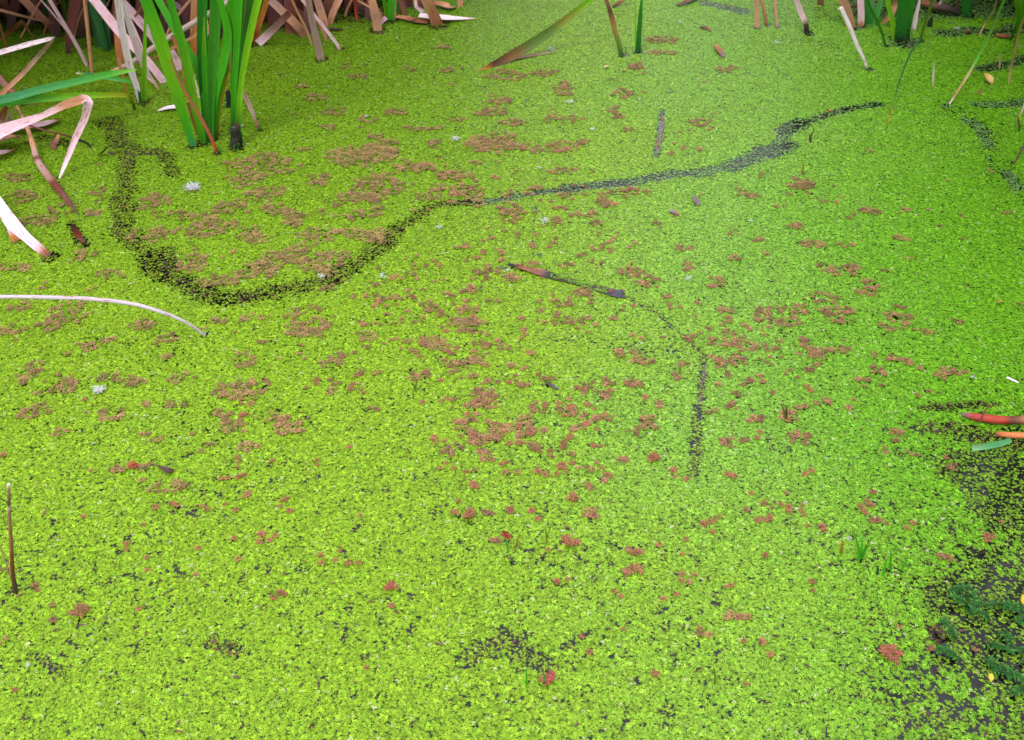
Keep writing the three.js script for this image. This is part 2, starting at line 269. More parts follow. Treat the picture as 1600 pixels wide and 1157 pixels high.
  const mesh = (list, g, name, label) => {
    const m = new THREE.InstancedMesh(g, M.weed, list.length), mat = new THREE.Matrix4(), c = new THREE.Color();
    list.forEach(([a, t], i) => { m.setMatrixAt(i, mat.fromArray(a)); m.setColorAt(i, c.setRGB(t[0], t[1], t[2])); });
    tag(m, name, label, 'duckweed', null, 'stuff');
  };
  mesh(sets.small, colony(small), 'duckweed', 'tiny bright green duckweed fronds carpeting the whole pond surface');
  mesh(sets.big, colony(big), 'duckweed', 'slightly larger pale duckweed fronds scattered through the green carpet');
  mesh(sets.wide, colony(small), 'duckweed', 'duckweed carpet going on past the edges of the view');
  console.log('duckweed', sets.small.length, sets.big.length, sets.wide.length);
}

// ---------------------------------------------------------------- red water fern
function fernPlant(branches, lobes, size) { // feathery rosette: forking stems set with overlapping scale leaves
  const pos = [], col = [], idx = [];
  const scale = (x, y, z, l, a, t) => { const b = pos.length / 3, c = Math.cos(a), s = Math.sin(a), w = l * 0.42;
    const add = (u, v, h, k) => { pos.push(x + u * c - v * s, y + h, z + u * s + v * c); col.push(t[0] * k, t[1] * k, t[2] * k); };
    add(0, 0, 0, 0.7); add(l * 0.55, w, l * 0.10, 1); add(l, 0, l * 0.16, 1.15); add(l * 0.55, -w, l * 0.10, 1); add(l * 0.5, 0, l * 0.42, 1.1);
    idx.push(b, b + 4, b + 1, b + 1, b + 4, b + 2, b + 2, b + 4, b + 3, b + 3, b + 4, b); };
  for (let i = 0; i < branches; i++) { const a = i / branches * 6.283 + R(-.25, .25), L = size * R(0.6, 1);
    for (let j = 0; j < lobes; j++) { const t = (j + 0.6) / lobes, x = Math.cos(a + 0.3 * t) * L * t, z = Math.sin(a + 0.3 * t) * L * t;
      for (const s of [-1, 1]) { const k = R(0.45, 1.5); scale(x, 0.0012 + 0.0012 * R(0, 1), z, size * R(0.26, 0.36), a + s * R(0.5, 1.0), [k, k * R(0.85, 1.2), k]); } } }
  const g = new THREE.BufferGeometry(); g.setAttribute('position', new THREE.Float32BufferAttribute(pos, 3)); g.setAttribute('color', new THREE.Float32BufferAttribute(col, 3)); g.setIndex(idx); g.computeVertexNormals(); return g;
}
const fernGeo = fernPlant(6, 4, 0.0062), fernBig = fernPlant(7, 5, 0.0070);
function fernTint(px, py) { const red = clamp(smooth(480, 900, px) * 0.75 + smooth(430, 760, py) * 0.5); const v = R(0.6, 1.4);
  const c = mixc([0.265, 0.160, 0.055], [0.280, 0.120, 0.058], clamp(red + R(-.25, .25))); const g = rnd() < 0.3 ? R(0, .6) : 0; return mixc([c[0] * v, c[1] * v, c[2] * v], [0.19, 0.22, 0.02], g); }
{
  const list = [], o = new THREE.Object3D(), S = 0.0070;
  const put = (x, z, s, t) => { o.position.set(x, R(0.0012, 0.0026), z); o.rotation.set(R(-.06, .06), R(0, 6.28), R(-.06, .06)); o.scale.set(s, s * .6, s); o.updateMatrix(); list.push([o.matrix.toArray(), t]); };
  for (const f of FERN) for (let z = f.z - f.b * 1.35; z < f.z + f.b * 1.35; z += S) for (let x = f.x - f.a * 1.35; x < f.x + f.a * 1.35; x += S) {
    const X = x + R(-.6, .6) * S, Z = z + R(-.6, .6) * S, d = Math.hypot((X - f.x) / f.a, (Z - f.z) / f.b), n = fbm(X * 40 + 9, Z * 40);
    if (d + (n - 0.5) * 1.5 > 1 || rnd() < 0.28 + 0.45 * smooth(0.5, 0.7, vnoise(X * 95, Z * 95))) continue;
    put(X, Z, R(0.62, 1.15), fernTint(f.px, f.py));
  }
  for (let i = 0; i < 4200; i++) { // single plants drifted about, fewer near the banks
    const px = R(-60, 1660), py = 40 + 1150 * Math.sqrt(rnd()) * R(0.4, 1), p = atH(px, py, 0), n = fbm(p.x * 5 + 50, p.z * 5);
    const mid = Math.exp(-(((px - 950) / 520) ** 2)) * Math.exp(-(((py - 400) / 330) ** 2));
    if (rnd() > 0.03 + 0.70 * mid * smooth(0.38, 0.6, n) + 0.07 * smooth(0.45, 0.6, n) * 0.7) continue;
    const k = 1 + Math.floor(rnd() * rnd() * 5), t = fernTint(px + 150, py + 60);
    for (let j = 0; j < k; j++) put(p.x + R(-.011, .011), p.z + R(-.011, .011), R(0.6, 1.1), mixc(t, [0.33, 0.06, 0.035], py > 600 ? 0.45 : 0.1));
  }
  const m = new THREE.InstancedMesh(fernGeo, M.fern, list.length), mat = new THREE.Matrix4(), c = new THREE.Color();
  list.forEach(([a, t], i) => { m.setMatrixAt(i, mat.fromArray(a)); m.setColorAt(i, c.setRGB(...t)); });
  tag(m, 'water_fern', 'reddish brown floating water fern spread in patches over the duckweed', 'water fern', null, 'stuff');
  console.log('fern', list.length);
}
function fernTuft(px, py, rPx, n, tint, label) { // one clump that stands apart from the rest
  const c = atH(px, py, 0), r = atH(px + rPx, py, 0).x - c.x, parts = [], o = new THREE.Object3D();
  for (let i = 0; i < n; i++) { const a = R(0, 6.28), d = Math.sqrt(rnd()) * r, g = fernBig.clone(); o.position.set(Math.cos(a) * d, R(0.002, 0.006), Math.sin(a) * d * 0.8); o.rotation.set(R(-.2, .2), R(0, 6.28), R(-.2, .2)); o.scale.setScalar(R(0.8, 1.15)); o.updateMatrix(); g.applyMatrix4(o.matrix);
    const ca = g.attributes.color, v = R(0.8, 1.2); for (let k = 0; k < ca.count; k++) ca.setXYZ(k, ca.getX(k) * tint[0] * v, ca.getY(k) * tint[1] * v, ca.getZ(k) * tint[2] * v); parts.push(g); }
  const m = new THREE.Mesh(mergeGeometries(parts), M.fern); m.position.copy(c); tag(m, 'water_fern_clump', label, 'water fern');
}

// ---------------------------------------------------------------- reed leaves and stalks
const C = { pink: [.90, .56, .63], white: [.95, .77, .80], tan: [.68, .31, .17], brown: [.33, .115, .042], orange: [.60, .20, .035], red: [.46, .05, .018], dark: [.075, .03, .022], black: [.012, .014, .010],
  maroon: [.16, .026, .014], green: [.06, .38, .010], lime: [.21, .52, .012], yellow: [.45, .48, .02], deep: [.012, .12, .012], olive: [.12, .20, .02], teal: [.05, .30, .09], straw: [.50, .36, .16], purple: [.20, .13, .17] };
const CAMP = V3(0, CAM_H, 0);
// a lens-shaped strip (leaf) or a round rod (stalk) along points P with widths W in metres
function bladeGeo(P, W, { tw = 0, tw2 = tw, flat = 0, thick = 0.10, camber = 0.14, cols, lin = 0, seg = 0, jag = 0 }) {
  const n = P.length, S = [];
  const per = seg || (lin ? 5 : 7);
  if (lin) {
    for (let i = 0; i + 1 < n; i++) for (let k = 0; k < per; k++) { const a = k / per, t = a; S.push([P[i].clone().lerp(P[i + 1], t), W[i] + (W[i + 1] - W[i]) * t]); }
    S.push([P[n - 1].clone(), W[n - 1]]);
  } else {
    const cv = new THREE.CatmullRomCurve3(P, false, 'centripetal');
    for (let i = 0; i <= (n - 1) * per; i++) { const u = i / ((n - 1) * per), f = u * (n - 1), j = Math.min(n - 2, Math.floor(f)); S.push([cv.getPoint(u), W[j] + (W[j + 1] - W[j]) * (f - j)]); }
  }
  const N = S.length, len = [0]; for (let i = 1; i < N; i++) len.push(len[i - 1] + S[i][0].distanceTo(S[i - 1][0])); const L = len[N - 1] || 1;
  const K = thick > 0.5 ? 9 : 6, pos = [], col = [], uv = [], idx = [], vOff = R(0, 3), uOff = R(0, 1);
  let prev = null;
  const rows = [];
  for (let i = 0; i < N; i++) {
    const p = S[i][0], a = S[Math.max(0, i - 1)][0], b = S[Math.min(N - 1, i + 1)][0], T = b.clone().sub(a).normalize();
    const ref = flat ? V3(0, 1, 0) : CAMP.clone().sub(p).normalize();
    let X = T.clone().cross(ref); if (X.lengthSq() < 1e-4) X = prev ? prev.clone() : V3(1, 0, 0); X.normalize(); if (prev && X.dot(prev) < 0) X.negate(); prev = X.clone();
    let Nn = X.clone().cross(T).normalize(); if (Nn.dot(ref) < 0) Nn.negate();
    const t = len[i] / L, ang = tw + (tw2 - tw) * t; const X2 = X.clone().multiplyScalar(Math.cos(ang)).addScaledVector(Nn, Math.sin(ang)), N2 = Nn.clone().multiplyScalar(Math.cos(ang)).addScaledVector(X, -Math.sin(ang));
    rows.push([p, X2, N2, S[i][1], t, len[i]]);
  }
  const colour = t => { let c = cols[cols.length - 1][1]; for (let k = 0; k + 1 < cols.length; k++) if (t <= cols[k + 1][0]) { c = mixc(cols[k][1], cols[k + 1][1], clamp((t - cols[k][0]) / (cols[k + 1][0] - cols[k][0] || 1))); break; } return c; };
  for (const side of [1, -1]) { const b0 = pos.length / 3;
    rows.forEach(([p, X, Nn, w, t, l], i) => { const c = colour(t), th = Math.min(thick * w, thick > 0.5 ? 9 : 0.0028);
      for (let k = 0; k < K; k++) { const u = k / (K - 1) * 2 - 1, lens = thick > 0.5 ? Math.sqrt(Math.max(0, 1 - u * u)) : 1 - u * u;
        const off = side * lens * th * 0.5 + (thick > 0.5 ? 0 : camber * w * (u * u - 0.35));
        const e = jag && (i === 0) ? (h2(k * 7 + b0, 13) - 0.5) * jag * w : 0;
        const q = p.clone().addScaledVector(X, u * w * 0.5).addScaledVector(Nn, off); if (e) q.addScaledVector(rows[1][0].clone().sub(rows[0][0]).normalize(), e);
        pos.push(q.x, q.y, q.z); const s = 1 - 0.10 * (thick > 0.5 ? 0 : 1 - Math.abs(u)); col.push(c[0] * s, c[1] * s, c[2] * s); uv.push(uOff + (u * 0.5 + 0.5) * clamp(w / 0.022, 0.25, 1), vOff + l / 0.28); } });
    for (let i = 0; i + 1 < N; i++) for (let k = 0; k + 1 < K; k++) { const a = b0 + i * K + k, b = a + K; if (side > 0) idx.push(a, a + 1, b, b, a + 1, b + 1); else idx.push(a, b, a + 1, b, b + 1, a + 1); } }
  const half = N * K;
  for (const [i, flip] of [[0, 0], [N - 1, 1]]) { const b0 = pos.length / 3; for (const off of [0, half]) for (let k = 0; k < K; k++) { const a = off + i * K + k; pos.push(pos[a * 3], pos[a * 3 + 1], pos[a * 3 + 2]); col.push(col[a * 3] * .8, col[a * 3 + 1] * .8, col[a * 3 + 2] * .8); uv.push(uv[a * 2], uv[a * 2 + 1]); }
    for (let k = 0; k + 1 < K; k++) { const a = b0 + k, b = a + K; if (flip) idx.push(a, a + 1, b, b, a + 1, b + 1); else idx.push(a, b, a + 1, b, b + 1, a + 1); } }
  const g = new THREE.BufferGeometry(); g.setAttribute('position', new THREE.Float32BufferAttribute(pos, 3)); g.setAttribute('color', new THREE.Float32BufferAttribute(col, 3)); g.setAttribute('uv', new THREE.Float32BufferAttribute(uv, 2)); g.setIndex(idx); g.computeVertexNormals(); return g;
}
const cols = c => typeof c === 'string' ? [[0, C[c]], [1, C[c]]] : c.map(([t, k]) => [t, typeof k === 'string' ? C[k] : k]);
// from points seen in the photograph to a blade; up: rooted in the water at its first point and rising (through and past the top of the view)
function fromPhoto({ up, pts, w, c, lean = 0, ext = 0, sag = 0.12, ...o }) {
  const P = []; let z0 = 0;
  pts.forEach(([px, py, h], i) => {
    if (up) { if (i === 0) { const b = atH(px, py, h || 0); z0 = b.z; P.push(b); } else P.push(atZ(px, py, z0 + lean * (pts[0][1] - py) / Math.max(20, pts[0][1] - pts[pts.length - 1][1]))); }
    else P.push(atH(px, py, h ?? 0.004));
  });
  if (up) P[0].y -= 0.015;
  const W = pts.map((_, i) => { const f = i / (pts.length - 1) * (w.length - 1), j = Math.min(w.length - 2, Math.floor(f)); const wp = w.length > 1 ? w[j] + (w[j + 1] - w[j]) * (f - j) : w[0];
    let m = wp * depthOf(P[i]) / FPX;
    if (o.flat) { const T = P[Math.min(P.length - 1, i + 1)].clone().sub(P[Math.max(0, i - 1)]).normalize(), X = T.cross(V3(0, 1, 0)).normalize(), vd = CAMP.clone().sub(P[i]).normalize(); m /= Math.max(0.4, Math.sqrt(1 - X.dot(vd) ** 2)) ; }
    return m; });
  if (ext) { const n = P.length, d = P[n - 1].clone().sub(P[n - 2]).normalize(), wl = W[n - 1]; if (up && d.y < 0.2) d.y = 0.2;
    for (let k = 1; k <= 4; k++) { const t = k / 4, q = P[n - 1].clone().addScaledVector(d, ext * t); q.y -= sag * ext * t * t; q.x += d.x * 0.1 * ext * t * t; P.push(q); W.push(wl * (k === 4 ? 0.06 : 1 - 0.55 * t * t)); } }
  let cc = cols(c);
  if (ext) { let a = 0, b = 0; for (let i = 1; i < P.length; i++) { const d = P[i].distanceTo(P[i - 1]); b += d; if (i < pts.length) a += d; } cc = cc.map(([t, k]) => [t * a / b, k]); cc.push([1, cc[cc.length - 1][1]]); }
  return bladeGeo(P, W, { ...o, cols: cc });
}
function lie(name, label, category, spec, mat = M.dead, group) { // one loose leaf or stick
  const g = fromPhoto(spec), b = new THREE.Box3().setFromBufferAttribute(g.attributes.position), c = b.getCenter(V3(0, 0, 0)); c.y = b.min.y;
  g.translate(-c.x, -c.y, -c.z); const m = new THREE.Mesh(g, mat); m.position.copy(c); return tag(m, name, label, category, group);
}
function plant(name, label, category, root, parts, group) { // a rooted plant: its leaves are its parts
  const o = new THREE.Group(), b = atH(...root, 0); o.position.copy(b); const seen = {};
  for (const s of parts) { const g = fromPhoto(s); g.translate(-b.x, -b.y, -b.z); const m = new THREE.Mesh(g, s.mat || M.green), nm = s.name || 'leaf'; const k = seen[nm] = (seen[nm] ?? -1) + 1; m.name = nm; if (s.label) m.userData.label = s.label; o.add(m); }
  return tag(o, name, label, category, group);
}
const U = (pts, w, c, more = {}) => ({ up: 1, pts, w, c, tw: R(-.35, .35), tw2: R(-.5, .5), ...more });
const F = (pts, w, c, more = {}) => ({ pts, w, c, flat: 1, ...more });      // lying on the water
const A = (pts, w, c, more = {}) => ({ pts, w, c, tw: R(-.2, .2), ...more }); // held above it
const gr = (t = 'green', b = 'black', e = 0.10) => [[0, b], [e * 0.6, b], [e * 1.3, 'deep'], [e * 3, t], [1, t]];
const grl = (t = 'green', e = 0.06) => [[0, 'deep'], [e, t], [1, t]];

// ---- green cattails
plant('cattail_plant', 'tall green cattail with seven leaves fanning out of the water, upper left', 'cattail', [318, 222], [
  U([[303, 228], [288, 185], [268, 120], [246, 50], [228, 0]], [9, 15, 20, 21, 18], [[0, 'teal'], [.05, 'teal'], [.15, 'green'], [.6, 'lime'], [1, 'green']], { lean: .05, ext: .75, tw: .1 }),
  U([[317, 222], [304, 165], [295, 118], [283, 65], [268, 10]], [10, 14, 15, 14, 11], [[0, 'deep'], [.06, 'green'], [.3, 'lime'], [1, 'green']], { lean: .02, ext: .7 }),
  U([[322, 224], [319, 160], [308, 105], [282, 62], [247, 0]], [7, 9, 11, 12, 11], grl('green'), { lean: -.06, ext: .6 }),
  U([[322, 220], [317, 130], [315, 60], [316, 0]], [8, 13, 16, 15], [[0, 'black'], [.1, 'deep'], [.5, [.02, .19, .012]], [1, [.03, .23, .012]]], { lean: -.03, ext: .9, tw: -.3 }),
  U([[324, 224], [320, 140], [318, 75], [318.5, 26]], [7, 9, 8, 1], [[0, 'black'], [.15, [.02, .17, .012]], [.7, 'green'], [.94, 'lime'], [1, 'yellow']], { lean: .015 }),
  U([[327, 222], [329, 165], [334, 75], [337, 0]], [8, 12, 17, 18], grl([.045, .26, .012]), { lean: .0, ext: .9 }),
  U([[329, 218], [335, 155], [350, 95], [356, 55], [344, 0]], [7, 11, 14, 14, 11], grl(), { lean: .03, ext: .6 }),
  U([[331, 214], [343, 140], [354, 70], [365, 0]], [7, 12, 16, 18], [[0, 'deep'], [.08, 'green'], [.5, 'lime'], [1, 'green']], { lean: .04, ext: .8 })]);
plant('cattail_plant', 'green cattail of four leaves on a muddy black stub, right of the big fan', 'cattail', [368, 230], [
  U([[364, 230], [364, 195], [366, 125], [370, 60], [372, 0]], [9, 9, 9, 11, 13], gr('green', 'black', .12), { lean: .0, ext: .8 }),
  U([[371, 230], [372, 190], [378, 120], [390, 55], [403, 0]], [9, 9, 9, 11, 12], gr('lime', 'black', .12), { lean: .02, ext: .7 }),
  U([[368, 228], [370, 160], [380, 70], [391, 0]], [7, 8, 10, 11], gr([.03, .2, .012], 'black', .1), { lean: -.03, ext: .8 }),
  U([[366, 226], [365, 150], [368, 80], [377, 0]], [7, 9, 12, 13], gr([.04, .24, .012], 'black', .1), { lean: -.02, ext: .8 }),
  { ...U([[368, 231], [366, 222], [369, 214], [366, 205], [369, 197], [367, 190]], [10, 15, 11, 15, 10, 5], [[0, 'black'], [.5, [.03, .02, .014]], [.7, 'black'], [1, 'dark']]), name: 'stub', mat: M.dead, thick: .6, label: 'rotten black foot of the cattail', jag: .4 },
  { ...U([[374, 228], [375, 212], [373, 200], [374, 193]], [5, 7, 5, 2], [[0, 'black'], [1, [.035, .025, .015]]]), name: 'stub', mat: M.dead, thick: .5, label: 'ragged black strip on the rotten foot' }]);
plant('cattail_plant', 'narrow bright green cattail shoot standing at the right end of the fallen green leaves', 'cattail', [223, 158], [
  U([[224, 158], [225, 110], [226, 60], [228, 0]], [8, 8, 5, 4], grl('lime', .04), { lean: .0, ext: .4 }),
  U([[219, 162], [216, 135], [212, 110]], [5, 4, 2], gr('deep', 'black', .1), { lean: .0 })]);
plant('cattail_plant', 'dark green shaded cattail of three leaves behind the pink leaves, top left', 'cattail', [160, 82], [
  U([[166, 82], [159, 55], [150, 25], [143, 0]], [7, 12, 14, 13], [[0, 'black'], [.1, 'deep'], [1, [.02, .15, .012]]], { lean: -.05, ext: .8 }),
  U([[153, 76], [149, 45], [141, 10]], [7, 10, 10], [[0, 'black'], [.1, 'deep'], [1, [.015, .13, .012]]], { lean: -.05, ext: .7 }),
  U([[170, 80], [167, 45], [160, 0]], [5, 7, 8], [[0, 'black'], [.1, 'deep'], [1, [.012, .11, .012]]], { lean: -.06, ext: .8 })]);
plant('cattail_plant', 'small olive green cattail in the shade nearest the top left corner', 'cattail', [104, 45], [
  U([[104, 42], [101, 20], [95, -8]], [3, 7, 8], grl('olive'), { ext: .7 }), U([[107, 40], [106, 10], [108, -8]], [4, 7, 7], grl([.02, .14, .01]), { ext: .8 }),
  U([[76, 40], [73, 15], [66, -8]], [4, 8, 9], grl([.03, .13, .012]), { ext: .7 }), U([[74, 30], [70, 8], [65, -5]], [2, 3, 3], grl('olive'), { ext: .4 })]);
plant('cattail_plant', 'green cattail shoot with a yellow side leaf between the brown stubs, top centre left', 'cattail', [610, 31], [
  U([[610, 31], [611, 12], [612, -6]], [10, 12, 12], [[0, 'black'], [.1, 'deep'], [.3, 'green'], [1, 'green']], { ext: .9, tw: 0 }),
  U([[602, 26], [601, 8], [598, -6]], [3, 6, 6], [[0, 'yellow'], [.4, 'lime'], [1, 'green']], { ext: .5 }), U([[622, 22], [622, 6], [625, -6]], [3, 5, 5], grl([.03, .17, .01]), { lean: -.02, ext: .5 })]);
plant('cattail_plant', 'stout dark green cattail with a black muddy foot, top right', 'cattail', [1412, 66], [
  U([[1408, 66], [1409, 40], [1411, 15], [1412, -6]], [18, 18, 17, 16], gr([.018, .16, .012], 'black', .22), { ext: .9, tw: 0 }),
  U([[1417, 62], [1420, 30], [1425, -6]], [10, 11, 11], gr([.035, .24, .012], 'black', .2), { ext: .9 }),
  U([[1399, 63], [1396, 40], [1389, 8], [1386, -8]], [4, 7, 8, 8], grl('lime', .05), { lean: .02, ext: .6 }),
  U([[1364, 42], [1370, 25], [1378, -4]], [4, 8, 9], grl([.03, .22, .012]), { lean: -.03, ext: .7 }),
  U([[1360, 40], [1359, 20], [1357, -6]], [12, 17, 17], gr([.02, .17, .012], 'black', .1), { lean: -.04, ext: .8 }),
  U([[1388, 72], [1376, 45], [1361, 15], [1352, -6]], [3, 4.5, 5, 5], gr([.035, .22, .012], 'black', .06), { lean: .06, ext: .5 }),
  U([[1437, 64], [1444, 42], [1455, 8], [1459, -6]], [4, 5, 5, 5], gr('olive', 'black', .08), { lean: .04, ext: .5 })]);
plant('cattail_plant', 'dark green cattail shoot with black foot, right of the stout cattail', 'cattail', [1512, 24], [
  U([[1510, 24], [1509, 8], [1510, -8]], [10, 11, 11], gr([.02, .15, .012], 'black', .15), { ext: .8, tw: 0 }), U([[1517, 22], [1518, 5], [1521, -8]], [6, 6, 6], gr([.015, .1, .012], 'black', .15), { lean: -.02, ext: .7 })]);
plant('cattail_plant', 'bright green leaf pair hanging into the top right corner', 'cattail', [1590, 85], [
  U([[1588, 70], [1594, 35], [1592, 0]], [3, 9, 14], [[0, 'olive'], [.3, 'green'], [1, 'lime']], { lean: .15, ext: .5 }), U([[1578, 62], [1590, 40], [1606, 5]], [3, 6, 9], grl([.02, .16, .01]), { lean: .1, ext: .5 })]);
plant('cattail_plant', 'pair of green cattail leaves reaching in over the water from the left edge', 'cattail', [-150, 175], [
  { ...A([[-150, 168, .06], [0, 156, .09], [60, 141, .10], [130, 125, .11], [180, 114, .115], [213, 109, .118]], [13, 13, 12, 11, 9, 2], [[0, [.03, .17, .03]], [.5, 'teal'], [.9, 'green'], [1, 'lime']], { tw: .2 }) },
  { ...A([[-150, 172, .05], [0, 160, .075], [70, 153, .08], [140, 149, .075], [185, 148, .06], [201, 150, .05], [207, 160, .022], [210, 171, .0]], [13, 13, 12, 10, 8, 7, 5, 4], [[0, [.03, .18, .012]], [.45, 'green'], [.7, 'lime'], [.86, 'yellow'], [.93, 'yellow'], [.97, 'olive'], [1, 'black']], { tw: -.15 }) }]);
lie('green_leaf', 'short green leaf with a bleached tip lying across under the long green leaf', 'leaf', A([[119, 114, .05], [135, 116, .05], [165, 121, .05], [195, 126, .045], [208, 128, .04]], [2, 6, 7, 6, 4], [[0, 'white'], [.06, 'yellow'], [.14, 'teal'], [1, 'green']]), M.green);

// ---- dead leaves and stalks, top left tangle
const D = (label, spec, name = 'dead_leaf', cat = 'dead leaf') => lie(name, label, cat, spec, /floating|bark/.test(name) ? M.wet : M.dead);
D('thin pink stalk slanting down to the shaded water, its cut end beside an upright stalk', U([[137, 101], [120, 72], [98, 35], [77, 0]], [6, 6, 6, 6], [[0, 'pink'], [1, 'pink']], { ext: .35, thick: .8, lean: .06 }), 'dead_stalk', 'stalk');
D('upright pinkish stalk that meets the slanting stalk at its foot', U([[142, 114], [139, 70], [135, 30], [132, 0]], [5, 5.5, 6, 6], 'tan', { ext: .5, thick: .8, lean: .02 }), 'dead_stalk', 'stalk');
D('thin orange tan stalk running down from the left edge into the shade', A([[-30, 8, .16], [0, 16, .14], [50, 29, .08], [98, 40, .01]], [5, 5, 4, 3], [[0, 'tan'], [.6, [.5, .25, .17]], [1, 'orange']], { thick: .8 }), 'dead_stalk', 'stalk');
D('broad brown leaf slanting down behind the thin orange stalk', U([[82, 52], [76, 40], [58, 22], [32, -4]], [3, 10, 13, 12], [[0, 'maroon'], [.3, 'brown'], [1, 'tan']], { ext: .4 }));
D('dark brown leaf bent into a sharp peak in the shaded corner', A([[-4, 64, .02], [16, 48, .06], [34, 33, .10], [44, 47, .05], [54, 62, .005]], [3, 7, 6, 4, 2], [[0, 'orange'], [.3, 'maroon'], [.55, 'brown'], [1, 'tan']], { lin: 1 }));
D('pale folded leaf whose white upper half and tan lower half meet in a sharp point', A([[-30, 92, .14], [0, 82, .15], [45, 69, .165], [84, 59, .17], [60, 87, .10], [32, 118, .05], [-14, 162, .01]], [8, 8, 8, 5, 7, 7, 7], [[0, 'white'], [.36, 'white'], [.42, 'tan'], [.6, [.62, .42, .33]], [.85, 'tan'], [1, 'orange']], { lin: 1, tw: .5, tw2: -.1 }));
D('reddish stalk coming in from the left edge under the green leaves', A([[-20, 98, .03], [0, 124, .03], [15, 140, .025], [30, 156, .02]], [9, 11, 11, 10], [[0, 'tan'], [.6, [.4, .2, .17]], [1, 'brown']], { thick: .6 }), 'dead_stalk', 'stalk');
D('jointed reddish stalk sinking slowly into the duckweed below the left tangle', A([[26, 166, .05], [42, 200, .04], [52, 230, .025], [57, 248, .018], [72, 272, .013], [92, 297, .008], [108, 318, .004], [118, 332, .001], [131, 350, -.006]], [4, 6, 8, 10, 11, 11, 9, 7, 6], [[0, 'tan'], [.3, 'tan'], [.41, [.5, .3, .27]], [.43, 'maroon'], [.47, [.5, .3, .27]], [.62, [.42, .2, .17]], [.66, 'maroon'], [.8, [.2, .07, .05]], [1, 'dark']], { thick: .55 }), 'dead_stalk', 'stalk');
D('dark wet scrap of stalk floating just past the end of the sunken stalk', F([[113, 351, .002], [120, 365, .003], [131, 381, .003]], [5, 11, 5], [[0, 'black'], [.6, 'maroon'], [.85, [.2, .08, .07]], [1, 'dark']], { thick: .3 }), 'bark_scrap', 'scrap');
D('lavender leaf folded sharply over at the top, its thin end hanging down to the water', A([[-30, 224, .05], [0, 205, .06], [30, 194, .07], [68, 180, .09], [100, 164, .12], [131, 154, .15], [138, 159, .15], [132, 185, .11], [118, 215, .07], [104, 250, .03], [92, 279, .002]], [22, 20, 15, 9, 12, 14, 14, 11, 10, 7, 3], [[0, 'pink'], [.34, 'pink'], [.42, 'tan'], [.57, 'tan'], [.60, 'pink'], [.9, 'pink'], [1, 'white']], { tw: .2, tw2: -.1, lin: 1 }));
D('lavender leaf with a pointed brown tip lying on the water below the bright green leaves', F([[-15, 200, .02], [30, 199, .018], [65, 195, .012], [85, 189, .008], [96, 186, .004]], [5, 9, 10, 7, 1], [[0, 'pink'], [.8, 'pink'], [.93, 'brown'], [1, 'dark']], { thick: .08 }));
D('thin dark twig running right and dipping into the water under the folded leaf', A([[-12, 184, .03], [35, 193, .028], [70, 204, .022], [100, 211, .015], [118, 217, .006], [134, 223, .003], [141, 231, .0], [138, 236, -.003]], [3, 3, 3.2, 3.2, 4, 4, 3, 2], [[0, 'white'], [.2, [.3, .13, .09]], [.65, 'maroon'], [.8, 'black'], [1, 'black']], { thick: .9 }), 'twig', 'twig');
D('small curled brown leaf hanging from the dark twig', A([[92, 209, .018], [88, 218, .012], [83, 226, .008], [88, 233, .003]], [1, 7, 9, 3], [[0, 'tan'], [.5, [.35, .12, .09]], [1, 'maroon']]));
D('short pink leaf end poking in at the left edge above the long lavender leaf', F([[-20, 241, .02], [0, 239, .015], [14, 236, .01], [24, 234, .004]], [9, 10, 7, 2], [[0, 'pink'], [.6, 'pink'], [.85, 'orange'], [1, 'brown']]));
D('brown soggy leaf bundle at the left edge under the lavender leaf', F([[-20, 222, .02], [5, 214, .03], [20, 211, .03], [29, 216, .015]], [14, 20, 15, 5], [[0, 'brown'], [.5, [.3, .16, .12]], [.8, 'tan'], [1, 'pink']], { thick: .3 }));
D('dark maroon leaf standing at the left edge beneath the green leaves', A([[-4, 198, .01], [3, 182, .05], [10, 167, .08]], [9, 12, 6], [[0, 'pink'], [.5, 'brown'], [1, 'maroon']]));
D('small upright pale leaf splinter beside the dark maroon leaf', A([[13, 192, .01], [16, 180, .04], [19, 170, .06]], [6, 5, 1], 'pink'));
D('wide lavender leaf running in from the left edge to a ragged brown end', A([[-25, 285, .05], [0, 322, .035], [18, 348, .025], [42, 372, .015], [62, 389, .007], [77, 401, .002]], [14, 17, 21, 15, 14, 11], [[0, 'pink'], [.25, 'white'], [.85, 'pink'], [.93, 'brown'], [1, 'dark']], { thick: .08, jag: 0 }));
D('torn orange ended strip split off the wide lavender leaf', A([[8, 342, .018], [18, 362, .010], [26, 377, .003]], [6, 11, 15], [[0, 'pink'], [.55, 'pink'], [.75, 'orange'], [1, 'brown']], { thick: .06 }));
D('small dark triangular leaf scrap left of the winding dark lane', F([[152, 242, .002], [161, 237, .012], [169, 228, .03]], [2, 8, 3], 'dark'), 'leaf_scrap', 'scrap');
D('dark twig bit trailing right of the triangular scrap', F([[169, 238, .003], [181, 240, .002]], [3, 1], 'dark', { thick: .8 }), 'twig', 'twig');
D('long lavender leaf slanting down behind the two pink upright leaves to a cut end', U([[263, 130], [228, 93], [191, 55], [147, 0]], [11, 12, 14, 14], [[0, 'dark'], [.04, 'pink'], [1, 'pink']], { ext: .4, lean: -.02, tw: .0, tw2: .1 }));
D('pale pink leaf standing left of its twin, its foot beside the bright green shoot', U([[216, 160], [213, 135], [204, 108], [192, 56], [184, 0]], [3, 9, 11, 11, 11], [[0, 'brown'], [.12, 'white'], [1, 'white']], { ext: .5, lean: .06, tw: .1, tw2: -.1 }));
